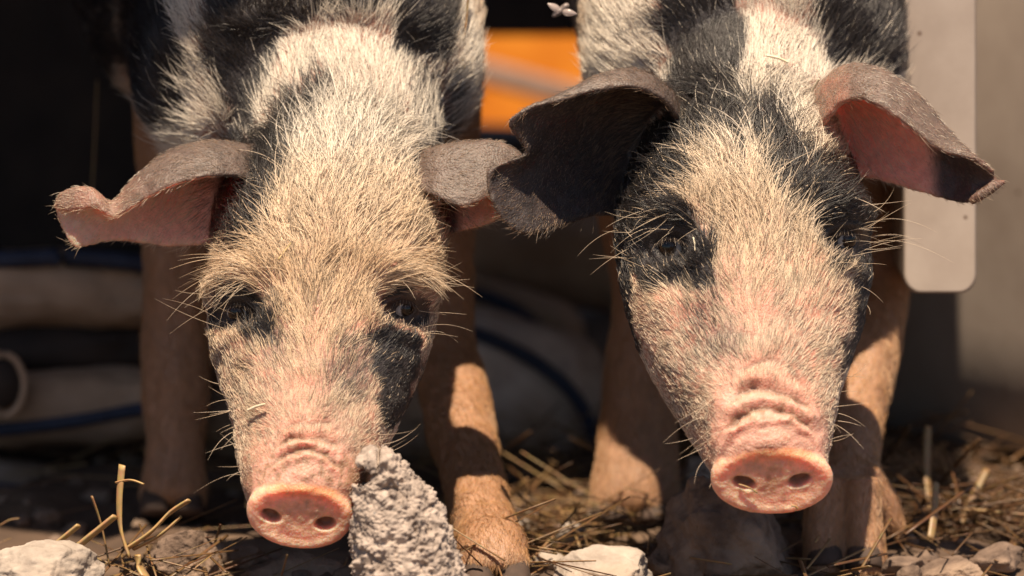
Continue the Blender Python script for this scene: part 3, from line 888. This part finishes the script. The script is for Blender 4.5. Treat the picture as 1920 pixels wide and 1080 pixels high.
M_ORANGE = noise_mat('orange_plastic', (.22, .050, .003), (.42, .16, .018), 6, .95, .1, .002)
M_ORANGE.node_tree.nodes['Principled BSDF'].inputs['Specular IOR Level'].default_value = .1
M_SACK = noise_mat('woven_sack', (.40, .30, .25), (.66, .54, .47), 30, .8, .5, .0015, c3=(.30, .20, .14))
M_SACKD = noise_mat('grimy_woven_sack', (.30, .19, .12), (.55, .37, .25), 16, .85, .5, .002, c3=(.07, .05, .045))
M_NAVY = noise_mat('navy_binding', (.012, .016, .036), (.024, .032, .065), 60, .7, .4, .001)
M_FLYB = noise_mat('fly_body', (.08, .06, .06), (.25, .2, .18), 900, .4, 0)
M_WING, _nt, _b = nodes_mat('fly_wing')
_b.inputs['Base Color'].default_value = (.55, .45, .42, 1); _b.inputs['Roughness'].default_value = .25; _b.inputs['Alpha'].default_value = .55

def ground_h(x, y):
    P_ = np.stack([x * 9, y * 9, x * 0], 1)
    near = np.exp(-((x / 2.5) ** 2 + ((y - .5) / 3) ** 2))
    return near * (.008 * fbm(P_, 400, 4) - .004) + .004 * near * fbm(P_ * 5, 410, 2)

def axis_(lo, hi, n, far):
    core = np.linspace(lo, hi, n)
    ex = np.geomspace(.02, far, 26)
    return np.concatenate([lo - ex[::-1], core, hi + ex])
gx = axis_(-.9, .9, 240, 90); gy = axis_(-.9, 1.9, 320, 90)
X, Y = np.meshgrid(gx, gy)
X = X.ravel(); Y = Y.ravel()
gme = mesh_from('ground', np.stack([X, Y, ground_h(X, Y)], 1), [f[::-1] if False else f for f in grid_faces(len(gy), len(gx))])
tag(link('ground', gme, M_SOIL), kind='structure')

def box_v(x0, x1, y0, y1, z0, z1, bev=0.004):
    bm = bmesh.new()
    bmesh.ops.create_cube(bm, size=1)
    for w in bm.verts:
        w.co = Vector((x0 + (w.co.x + .5) * (x1 - x0), y0 + (w.co.y + .5) * (y1 - y0), z0 + (w.co.z + .5) * (z1 - z0)))
    if bev:
        bmesh.ops.bevel(bm, geom=list(bm.edges), offset=bev, segments=3, affect='EDGES', profile=.5)
    return bm

def bm_join(bms):
    V, F = [], []
    for b in bms:
        o_ = len(V); b.verts.index_update()
        V += [tuple(w.co) for w in b.verts]; F += [tuple(x.index + o_ for x in f.verts) for f in b.faces]
        b.free()
    return V, F

# ---- the dark shed the piglets step out of
SY = .98
shed = tag(empty('shed', (0, SY, 0)), 'dark wooden shed behind the piglets with an opening onto orange', 'shed')
def part(name, V, F, mat, parent, smooth=False):
    L0 = np.array(parent.location)
    return link(name, mesh_from(name, np.asarray(V) - L0, F), mat, parent, smooth)
def boards(x0, x1, z0, z1, y, wd=.09):
    out = []
    z = z0
    while z < z1 - .01:
        h_ = min(wd, z1 - z) + .0015
        out.append(box_v(x0, x1, y, y + .018 + .003 * random.random(), z, z + h_, .002))
        z += wd
    return bm_join(out)
dd = (SY - W([960, 540, 0])[1]) / PX
def at_y(u, v, y):
    """point seen at (u, v) on the upright plane at depth y"""
    a = W([u, v, 0.0]); r_ = a - CAM
    return CAM + r_ * ((y - CAM[1]) / r_[1])
ox0 = at_y(800, 0, SY)[0]; ox1 = at_y(1200, 0, SY)[0]; oz1 = at_y(960, 68, SY)[2]; oz0 = at_y(960, 262, SY)[2]
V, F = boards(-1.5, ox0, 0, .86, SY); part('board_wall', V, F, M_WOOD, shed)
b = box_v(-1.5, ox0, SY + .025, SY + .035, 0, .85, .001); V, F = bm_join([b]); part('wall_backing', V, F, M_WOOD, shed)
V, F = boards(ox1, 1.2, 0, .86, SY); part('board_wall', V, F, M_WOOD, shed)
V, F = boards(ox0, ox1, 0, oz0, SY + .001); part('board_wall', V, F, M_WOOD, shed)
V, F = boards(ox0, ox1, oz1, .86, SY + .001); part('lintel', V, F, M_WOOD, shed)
b = box_v(-1.5, .17, -.10, 1.06, .865, .90, .003); V, F = bm_join([b]); part('shade_roof', V, F, M_WOOD, shed)  # out of view; edges placed to set where its shade falls
b = box_v(-1.5, -.16, -.205, -.103, .866, .899, .003); V, F = bm_join([b]); part('added_shade_board', V, F, M_WOOD, shed)  # unseen board added to shade the ground and flank at left
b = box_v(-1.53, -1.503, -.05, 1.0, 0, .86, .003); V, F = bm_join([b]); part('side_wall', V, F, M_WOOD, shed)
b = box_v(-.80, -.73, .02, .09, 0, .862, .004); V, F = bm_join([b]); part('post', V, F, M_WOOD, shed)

# ---- what shows through the opening
def tub():
    r0 = at_y(1000, 300, 1.6)
    t = tag(empty('orange_tub', (r0[0], 1.62, 0)), 'bright orange upturned plastic tub in the sun beyond the shed', 'tub')
    n = 40; th = np.linspace(0, 2 * math.pi, n, endpoint=False)
    prof = [(.52, 0), (.52, .05), (.50, .06), (.40, .55), (.38, .59), (.33, .60)]
    zz = at_y(960, 40, 1.6)[2]
    prof = [(a, b_ * zz / .6) for a, b_ in prof]
    prof += [(.28, zz * .985), (.05, zz * .98)]
    V = [(a * math.cos(x), a * .7 * math.sin(x) + .35, z) for a, z in prof for x in th]
    F = grid_faces(len(prof), n, True)
    link('tub_body', mesh_from('tub', V, F), M_ORANGE, t)
    return t
tub()
def beam(p, q, w, h, mat, name, lab, cat):
    p = np.array(p); q = np.array(q); ax = unit(q - p); ln = np.linalg.norm(q - p)
    b = box_v(0, ln, -w / 2, w / 2, -h / 2, h / 2, .004)
    V, F = bm_join([b]); V = np.array(V)
    up = unit(np.array([0, 0, 1.0]) - ax * ax[2]); sd = np.cross(up, ax)
    V = V[:, :1] * ax + V[:, 1:2] * sd + V[:, 2:] * up
    o = link(name, mesh_from(name, V, F), mat, None, False); o.location = p
    return tag(o, lab, cat)
beam(at_y(760, 95, 1.46), at_y(1240, 225, 1.50), .03, .018, M_BEAM, 'wooden_rail', 'weathered grey-brown rail slanting across the orange tub', 'rail')
beam(at_y(700, 242, 1.22), at_y(1240, 262, 1.26), .03, .012, M_BEAM, 'wooden_plank', 'pale brown plank lying level below the slanting rail', 'plank')

# ---- white plastic tank on the right
tank = tag(empty('white_tank', G(1800, 1500)), 'scuffed white plastic tank with an upright rib beside the right piglet', 'tank')
wa = G(1570, dg(800)); wb = G(1985, dg(885))
dirw = unit((wb - wa) * np.array([1, 1, 0])); nw = np.array([dirw[1], -dirw[0], 0]); nw = nw if nw[0] < 0 else -nw
wlen = np.linalg.norm(wb - wa) + .12
V = []; rows = 22; cols = 26
for i in range(rows):
    z = i / (rows - 1) * .82
    for j in range(cols):
        t_ = j / (cols - 1)
        p = wa + dirw * (t_ * wlen) + nw * (.012 * math.sin(z * 7) - .02 * (1 - min(1, z / .03)) ** 2) 
        V.append((p[0], p[1], z))
k = len(V)
V = V + [(x - nw[0] * .3, y - nw[1] * .3, z) for x, y, z in V]
F = grid_faces(rows, cols) + [f[::-1] for f in grid_faces(rows, cols, off=k)]
for i in range(rows - 1):
    for j in (0, cols - 1):
        a = i * cols + j; F.append((a, a + cols, a + cols + k, a + k))
for j in range(cols - 1):
    a = (rows - 1) * cols + j; F.append((a, a + 1, a + 1 + k, a + k))
part('tank_wall', V, F, M_PLAST, tank, True)
# the rib: a hollow upright duct, rounded at its lower end, running back to the tank wall
def rib():
    l, r, bt = 1694, 1832, 552
    pts = [(l, -700), (l, bt - 34)] + [(l + 30 - 30 * math.cos(a), bt - 34 + 34 * math.sin(a)) for a in np.linspace(.2, math.pi / 2, 8)] + [(r - 30 + 30 * math.sin(a), bt - 34 + 34 * math.cos(a)) for a in np.linspace(0, 1.4, 8)] + [(r, bt - 34), (r, -700)]
    ds = [404, 408, 418, 440, 900, 1500]
    ins = [10, 3, 0, 0, 0, 0]
    V = []
    for d_, i_ in zip(ds, [x * .45 for x in ins]):
        for n_, (x, y) in enumerate(pts):
            cx = (l + r) / 2
            x2 = x + (i_ if x < cx else -i_); y2 = y - (i_ if y > 0 else 0)
            q = W([x2, y2, 400]); 
            V.append((q[0], W([x, y, d_])[1], q[2]))
    m_ = len(pts)
    F = grid_faces(len(ds), m_)
    F.append(tuple(range(m_))[::-1]); F.append(tuple((len(ds) - 1) * m_ + j for j in range(m_)))
    for i in range(len(ds) - 1): F.append((i * m_, (i + 1) * m_, (i + 1) * m_ + m_ - 1, i * m_ + m_ - 1))
    return part('rib', V, F, M_PLAST, tank, False)

rb = rib()
md = rb.modifiers.new('b', 'BEVEL'); md.width = .003; md.segments = 3

# ---- sacks with navy binding
def tube_px(path, r, n=40, m=10, flat=1.0):
    S_ = [(*p, r, r * flat) for p in path]
    return loft(S_, n, m, 2.0)
def sack(c, a, b, t, rot, bind, mat, lab, seed, rb=9):
    base = G(c[0], c[2])
    o = tag(empty('feed_sack', base), lab, 'sack', 'sacks with navy binding in the dark shed')
    n1, n2 = 60, 80
    th = np.linspace(-math.pi / 2 + .01, math.pi / 2 - .01, n1); ph = np.linspace(0, 2 * math.pi, n2, endpoint=False)
    e = .55
    sp = lambda x, p: np.sign(x) * np.abs(x) ** p
    X_ = sp(np.cos(th), e)[:, None] * sp(np.cos(ph), e) * a
    Y_ = np.repeat(sp(np.sin(th), .8)[:, None], n2, 1) * b
    Z_ = sp(np.cos(th), e)[:, None] * sp(np.sin(ph), .9) * t
    Q = np.stack([X_, Y_, Z_], 2).reshape(-1, 3)
    Q[:, 1] += .10 * b * fbm(Q / 110, seed, 3); Q[:, 2] += 16 * fbm(Q / 60, seed + 3, 3)
    cs, sn_ = math.cos(rot), math.sin(rot)
    Q = np.stack([Q[:, 0] * cs - Q[:, 1] * sn_, Q[:, 0] * sn_ + Q[:, 1] * cs, Q[:, 2]], 1) + np.array(c)
    F = grid_faces(n1, n2, True); F.append(tuple(range(n2))[::-1]); F.append(tuple((n1 - 1) * n2 + j for j in range(n2)))
    link('bag', mesh_from('bag', W(Q) - base, F), mat, o)
    for path, r_ in bind:
        V, F, T = tube_px(path, r_)
        link('binding', mesh_from('binding', W(V) - base, F), M_NAVY, o)
    return o
sack((90, 545, 1500), 260, 74, 170, .02, [([(-170, 470, 1395), (0, 486, 1335), (130, 482, 1325), (270, 494, 1335), (350, 512, 1400)], 17)], M_SACKD, 'grimy sack with navy top edge highest in the left stack', 500)
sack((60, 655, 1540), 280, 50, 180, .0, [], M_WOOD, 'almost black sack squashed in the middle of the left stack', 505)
sack((110, 765, 1420), 250, 72, 170, -.05, [([(-160, 815, 1280), (0, 806, 1252), (150, 788, 1250), (290, 762, 1270), (360, 750, 1340)], 13)], M_SACKD, 'brown sack with a dark band across its middle in the left stack', 510)
sack((30, 915, 1500), 270, 52, 150, .16, [([(-190, 905, 1400), (-40, 915, 1345), (80, 930, 1335), (190, 962, 1350), (290, 1000, 1390)], 15)], M_SACK, 'pale sack with navy binding lying lowest at bottom left', 520)
sack((960, 735, 1750), 170, 130, 150, .30, [([(840, 610, 1650), (930, 640, 1600), (1020, 690, 1590), (1090, 760, 1600), (1120, 850, 1640)], 13)], M_SACK, 'pale slumped sack with curved navy edge seen between the piglets', 530)
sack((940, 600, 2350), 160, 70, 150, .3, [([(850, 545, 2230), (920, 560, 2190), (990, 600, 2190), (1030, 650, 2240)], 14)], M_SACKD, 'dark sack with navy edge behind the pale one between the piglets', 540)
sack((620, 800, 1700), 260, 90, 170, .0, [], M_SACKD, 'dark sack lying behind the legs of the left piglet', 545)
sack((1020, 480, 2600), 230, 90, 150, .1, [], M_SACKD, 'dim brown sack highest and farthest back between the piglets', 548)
def roll():
    c = np.array([5, 722, 1180.])
    base = G(5, 1180)
    o = tag(empty('rolled_sheet', base), 'navy roll with a pale edge poking in at the left border', 'roll')
    for nm, r_, mt, d0, d1 in (('roll_core', 34, M_WOOD, 1180, 1500), ('roll_edge', 0, M_SACKD, 0, 0)):
        if r_:
            V, F, T = loft([(c[0], c[1], d0, r_, r_ * 1.3), (c[0] - 10, c[1], d1, r_, r_ * 1.3)], 12, 40)
        else:
            path = [(c[0] + 40 * math.cos(x), c[1] + 58 * math.sin(x), 1185) for x in np.linspace(-2.6, 2.9, 14)]
            V, F, T = tube_px(path, 7, 50)
        link(nm, mesh_from(nm, W(V) - base, F), mt, o)
roll()

# ---- stones
def stone(u, v, d, ru, rv, rd, mat, lab, seed, sub=6, rough=.10, cuts=9, poly=None, cat='stone', name='stone'):
    bm = bmesh.new(); bmesh.ops.create_icosphere(bm, subdivisions=sub, radius=1)
    Q = np.array([w.co[:] for w in bm.verts]); F = [tuple(x.index for x in f.verts) for f in bm.faces]; bm.free()
    r_ = np.random.default_rng(seed)
    for _ in range(cuts + 8):
        n_ = unit(r_.normal(size=3)); k_ = .60 + .28 * r_.random()
        dd_ = Q @ n_ - k_
        Q = Q - n_ * (np.maximum(dd_, 0) * .97)[:, None]
    Q = Q * (1 + rough * fbm(Q * 2.2, seed, 5, .55))[:, None]
    P_ = Q * np.array([ru, rv, rd]) + np.array([u, v, d])
    if poly is not None: P_ = poly(P_, Q)
    base = G(u, d)
    o = link(name, mesh_from(name, W(P_) - base, F), mat)
    o.location = base
    return tag(o, lab, cat, 'stones on the ground')
stone(80, 1100, -60, 140, 84, 110, M_STONE_PALE, 'pale smooth stone in the bottom left corner', 601)
stone(352, 1050, dg(1085), 76, 62, 80, M_STONE_BROWN, 'small brown stone right of the straw tuft', 602)
stone(540, 1090, 120, 120, 60, 110, M_STONE_BROWN, 'low brown clod right under the left nose', 603)
stone(1115, 1085, 60, 110, 76, 110, M_STONE_PALE, 'pale flat-topped stone between the piglets near the bottom edge', 604)
stone(1365, 1030, 190, 150, 150, 150, M_STONE_BROWN, 'big brown stone under the right nose', 605, rough=.11)
stone(1306, 912, dg(960), 50, 56, 60, M_STONE_PALE, 'small sunlit white stone left of the right snout', 606)
stone(975, 985, dg(1005), 26, 24, 30, M_STONE_PALE, 'tiny white pebble beside the inner leg of the left piglet', 607, 4)
stone(1072, 1000, dg(1020), 30, 22, 30, M_STONE_PALE, 'tiny white pebble beside the inner leg of the right piglet', 608, 4)
stone(1775, 1090, 150, 100, 55, 90, M_STONE_BROWN, 'flat grey-brown stone at the bottom right', 609)
# crumbly concrete chunk with aggregate and pits
def conc(P_, Q):
    u = P_[:, 0]; v = P_[:, 1]
    return P_
def concrete():
    prof = [(886, 668, 748, 80), (890, 657, 768, 100), (940, 655, 806, 112), (980, 658, 828, 125), (1020, 664, 848, 135), (1060, 664, 862, 142), (1110, 662, 880, 148), (1170, 655, 895, 150), (1240, 650, 905, 150)]
    st = [((l + r) / 2, v, -330 - (1240 - v) * .05, (r - l) / 2, t) for v, l, r, t in prof]
    V, F, T = loft(st, 330, 420, 2.9)
    me = mesh_from('c', V, F); nvv = len(V); n_ = np.empty(nvv * 3); me.vertex_normals.foreach_get('vector', n_); n_ = n_.reshape(-1, 3)
    c_ = np.stack([np.full(nvv, 760), V[:, 1], np.full(nvv, -330)], 1)
    if ((V - c_) * n_).sum(1).mean() < 0: n_ = -n_
    Vw = V + 9 * np.stack([vnoise(V / 30, 3), vnoise(V / 30, 4), vnoise(V / 30, 5)], 1)
    w1 = worley(Vw / 17, 71); w2 = worley(Vw / 8.5, 72); w3 = worley(Vw / 34, 73)
    rid = 1 - np.abs(vnoise(Vw / 13, 77)) * 2; rid2 = 1 - np.abs(vnoise(Vw / 6.5, 78)) * 2
    dsp = 12 * fbm(V / 85, 700, 3) + 10 * np.clip(.5 - w1, -.2, .22) * 2.4 * sstep(-.4, .5, vnoise(V / 26, 75)) + 3.2 * (.5 - w2) - 3.0 * rid * sstep(-.2, .5, vnoise(V / 30, 79)) - 2 * rid2 + 2.6 * fbm(V / 4.5, 76, 3) + 16 * (.5 - w3)
    pit = sstep(.15, .5, vnoise(V / 12, 80)) * sstep(-.1, .4, vnoise(V / 30, 81))
    V = V + n_ * (dsp - 11 * pit)[:, None]
    bpy.data.meshes.remove(me)
    base = G(770, -330)
    o = link('concrete_chunk', mesh_from('concrete_chunk', W(V) - base, F), M_CONC)
    o.location = base
    tag(o, 'rough crumbly grey concrete chunk standing against the left nose', 'concrete chunk')
concrete()

# ---- straw
def stalk_mesh(paths, radii, tones, flat=.55, m=6, n=7):
    V, F, tn = [], [], []
    for p, r_, t_ in zip(paths, radii, tones):
        p = catmull(p, n) if len(p) > 2 else np.linspace(p[0], p[1], n)
        tan = unit(np.gradient(p, axis=0))
        ref = np.array([.31, .2, .93]); sd = unit(np.cross(tan, ref)); up = np.cross(sd, tan)
        th = np.linspace(0, 2 * math.pi, m, endpoint=False)
        ring = p[:, None] + r_ * (sd[:, None] * np.cos(th)[None, :, None] + flat * up[:, None] * np.sin(th)[None, :, None])
        off = len(V)
        V += ring.reshape(-1, 3).tolist()
        F += grid_faces(n, m, True, off); F.append(tuple(off + j for j in range(m))[::-1]); F.append(tuple(off + (n - 1) * m + j for j in range(m)))
        tn += [t_] * (n * m)
    me = mesh_from('straw', V, F)
    a = me.attributes.new('tone', 'FLOAT', 'POINT'); a.data.foreach_set('value', np.array(tn, np.float32))
    return me
def stalk(pts, r_, tone, lab, flat=.38, group='loose straws', name='straw_stalk'):
    p = W(np.array(pts, float))
    o = link(name, stalk_mesh([p - p[0]], [r_ * PX], [tone], flat, 8, 14), M_STRAW)
    o.location = p[0]
    return tag(o, lab, 'straw', group)
stalk([(243, 1046, -20), (226, 990, -20), (224, 930, -30), (229, 872, -40)], 9, 1, 'upright broken straw in the tuft at bottom left')
stalk([(218, 905, -30), (245, 900, -45), (270, 908, -50)], 5, .95, 'bright bent straw tip on top of the tuft')
stalk([(132, 1036, -10), (170, 1005, -20), (216, 968, -30)], 12, .9, 'thick straw leaning right in the tuft at bottom left')
stalk([(236, 1030, -10), (280, 1000, -20), (318, 962, -20), (355, 938, -30)], 9, .9, 'long straw leaning right towards the left piglet')
stalk([(250, 1030, 0), (300, 1003, -10), (340, 968, -10)], 8, .85, 'shorter straw just below the long leaning one')
stalk([(205, 1060, 10), (190, 985, 10), (172, 930, 0)], 5, .45, 'thin dark straw leaning left in the tuft')
stalk([(105, 1020, 20), (148, 985, 10)], 10, .9, 'stubby straw at the left of the tuft')
stalk([(0, 985, 300), (18, 975, 300), (36, 972, 300)], 4, .5, 'short straw at the far left edge')
stalk([(258, 1040, -30), (262, 1062, -30), (275, 1085, -40)], 18, .95, 'broad papery straw husk glowing at the foot of the tuft', .3)
stalk([(880, -40, 240), (872, 60, 245), (862, 85, 240), (872, 130, 240)], 4.5, .6, 'golden straw hanging down the right shoulder of the left piglet')
stalk([(182, 150, 1150), (178, 260, 1150), (172, 365, 1150)], 5, .5, 'upright golden straw in the dark at upper left')
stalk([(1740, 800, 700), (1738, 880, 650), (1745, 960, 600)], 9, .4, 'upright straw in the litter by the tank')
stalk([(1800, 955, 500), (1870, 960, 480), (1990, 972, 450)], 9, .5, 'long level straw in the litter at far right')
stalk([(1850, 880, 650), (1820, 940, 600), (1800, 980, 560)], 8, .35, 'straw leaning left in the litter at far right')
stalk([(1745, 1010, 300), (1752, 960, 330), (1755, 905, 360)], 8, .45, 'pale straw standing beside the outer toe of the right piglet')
# straw litter and grit nobody could count
def litter():
    r_ = np.random.default_rng(91)
    paths, rad, tn = [], [], []
    zones = [(1800, 700, 220, 330, 420), (1030, 600, 130, 300, 240), (250, 60, 120, 100, 60), (900, 1400, 900, 900, 500), (960, 100, 1000, 300, 130), (1350, 1200, 500, 700, 300)]
    for cu, cd, su, sdv, n in zones:
        for _ in range(n):
            u_ = cu + r_.normal() * su * .6; d_ = cd + r_.normal() * sdv * .6
            if d_ < -700: continue
            p = G(u_, d_); z = ground_h(np.array([p[0]]), np.array([p[1]]))[0] + .001 + .018 * r_.random() ** 2
            a = r_.random() * math.pi; ln = .010 + .028 * r_.random(); el = r_.normal() * .22
            dv = np.array([math.cos(a) * math.cos(el), math.sin(a) * math.cos(el), math.sin(el)]) * ln
            p = np.array([p[0], p[1], z + abs(dv[2])])
            md_ = p + dv * .1
            paths.append(np.array([p - dv, p + dv])); rad.append(.0005 + .0011 * r_.random() ** 2); tn.append(r_.random() ** 1.5 * (.22 if u_ > 1580 else .7))  # right-hand straws toned darker to stand in for shade
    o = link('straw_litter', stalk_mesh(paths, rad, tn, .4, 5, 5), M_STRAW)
    tag(o, kind='stuff', label='loose straw litter scattered over the soil', cat='straw litter')
litter()
def gravel():
    r_ = np.random.default_rng(92)
    bm = bmesh.new(); bmesh.ops.create_icosphere(bm, subdivisions=2, radius=1)
    B = np.array([w.co[:] for w in bm.verts]); BF = [tuple(x.index for x in f.verts) for f in bm.faces]; bm.free()
    V, F = [], []
    for _ in range(500):
        u_ = 960 + r_.normal() * 800; d_ = -100 + r_.random() * 1600
        p = G(u_, d_); s_ = (.0015 + .006 * r_.random() ** 3)
        q = B * (1 + .25 * r_.normal(size=(len(B), 1)) * .6) * s_ * np.array([1, 1, .7]) * (.7 + .6 * r_.random(3))
        z = ground_h(np.array([p[0]]), np.array([p[1]]))[0]
        off = len(V); V += (q + np.array([p[0], p[1], z + s_ * .3])).tolist(); F += [tuple(i + off for i in f) for f in BF]
    o = link('gravel', mesh_from('gravel', V, F), M_STONE_BROWN)
    tag(o, kind='stuff', label='fine grit and crumbs scattered over the soil', cat='gravel')
gravel()

# ---- fly
def fly():
    c = np.array([1050., 22., 150.]); base = W(c)
    o = tag(empty('fly', base), 'small fly hovering in the gap between the piglets', 'fly')
    V, F, T = loft([(1036, 32, 150, 2, 2), (1040, 28, 150, 6, 5), (1048, 22, 150, 7.5, 6.5), (1054, 17, 150, 6.5, 6), (1060, 12, 150, 7, 6), (1065, 9, 150, 5, 4.5), (1067, 8, 150, 1.5, 1.5)], 30, 16, 2, (0, 0, 1))
    link('insect_body', mesh_from('insect_body', W(V) - base, F), M_FLYB, o)
    for tip, rt in (((1026, 6), (1050, 20)), ((1082, 26), (1054, 22))):
        n = 20; t_ = np.linspace(0, 1, n); wd = 7 * np.sin(np.pi * t_ ** .7) ** .8
        a = np.array([*rt, 145.]); b_ = np.array([*tip, 138.]); dr = unit(b_ - a); pp = np.array([-dr[1], dr[0], .3])
        L1 = a + (b_ - a) * t_[:, None]
        top = np.stack([L1 + pp * wd[:, None], L1 - pp * wd[:, None]], 1)
        low = top + np.array([0, 0, .5])
        V = np.concatenate([top.reshape(-1, 3), low.reshape(-1, 3)]); F = grid_faces(n, 2) + [f[::-1] for f in grid_faces(n, 2, off=2 * n)]
        F += [(2 * i, 2 * i + 2, 2 * n + 2 * i + 2, 2 * n + 2 * i) for i in range(n - 1)] + [(2 * i + 1, 2 * n + 2 * i + 1, 2 * n + 2 * i + 3, 2 * i + 3) for i in range(n - 1)]
        link('wing', mesh_from('wing', W(V) - base, F), M_WING, o)
fly()

# more broken stones between and under the piglets
for k_, (u_, v_, rx_, pale_, lb_) in enumerate([
        (1035, 1052, 34, 1, 'little pale stone just left of the flat-topped one'), (948, 1040, 22, 1, 'pale crumb by the outer claw of the left piglet'),
        (1000, 1065, 26, 0, 'brown crumb below the tiny white pebbles'), (1240, 1062, 40, 0, 'brown stone wedged beside the big brown stone'),
        (455, 1050, 50, 0, 'brown clod left of the low one under the left nose'), (1690, 1062, 44, 0, 'dark stone by the outer toe of the right piglet'),
        (1870, 1050, 60, 0, 'dark stone at the lower right corner'), (1120, 965, 24, 1, 'pale pebble in front of the inner foot of the right piglet'),
        (255, 1070, 34, 0, 'brown crumb in the straw tuft'), (1840, 915, 40, 0, 'dull lump among the litter by the tank')]):
    dd_ = dg(v_ + rx_ * .45)
    stone(u_, v_, dd_, rx_, rx_ * .62, rx_ * .9, M_STONE_PALE if pale_ else M_STONE_BROWN, lb_, 640 + k_, 4, .12)
#@@END
SK = [build_pig(P1), build_pig(P2)]
# bits of straw caught in the coats
M_FLAKE = noise_mat('pale_chaff', (.62, .52, .34), (.82, .74, .58), 300, .5, 0)
def flake(pig, a, b, r_, tone, lab, lift=12, flat=.5):
    Ps = SK[pig]
    def top(q):
        m_ = (np.abs(Ps[:, 0] - q[0]) < 12) & (np.abs(Ps[:, 1] - q[1]) < 12)
        return [q[0], q[1], Ps[m_, 2].min() - lift]
    mid_ = ((a[0] + b[0]) / 2 + 1, (a[1] + b[1]) / 2 - 2)
    o = stalk([top(a), top(mid_), top(b)], r_, tone, lab, flat, 'straw bits caught on the piglets', 'straw_bit')
    if tone > .9: o.data.materials[0] = M_FLAKE
flake(0, (465, 770), (497, 758), 4.5, 1.6, 'short white straw flake on the left snout')
flake(0, (522, 486), (546, 455), 2.0, .8, 'thin golden straw bit on the left forehead')
flake(1, (1437, 104), (1478, 117), 5, 1.4, 'bright straw flake on the nape of the right piglet', 22)
flake(1, (1522, 172), (1536, 148), 2.5, 1.0, 'bent straw bit at the base of the right piglet outer ear', 14)
flake(1, (1385, 908), (1420, 924), 3.0, .7, 'golden straw bit stuck in the nostril of the right piglet', 3)
flake(1, (1484, 948), (1496, 954), 3.6, .8, 'tiny straw crumb low on the nose of the right piglet', 3)
flake(1, (1300, 445), (1303, 470), 1.6, 1.2, 'short pale bristle bit beside the right piglet inner eye', 8)
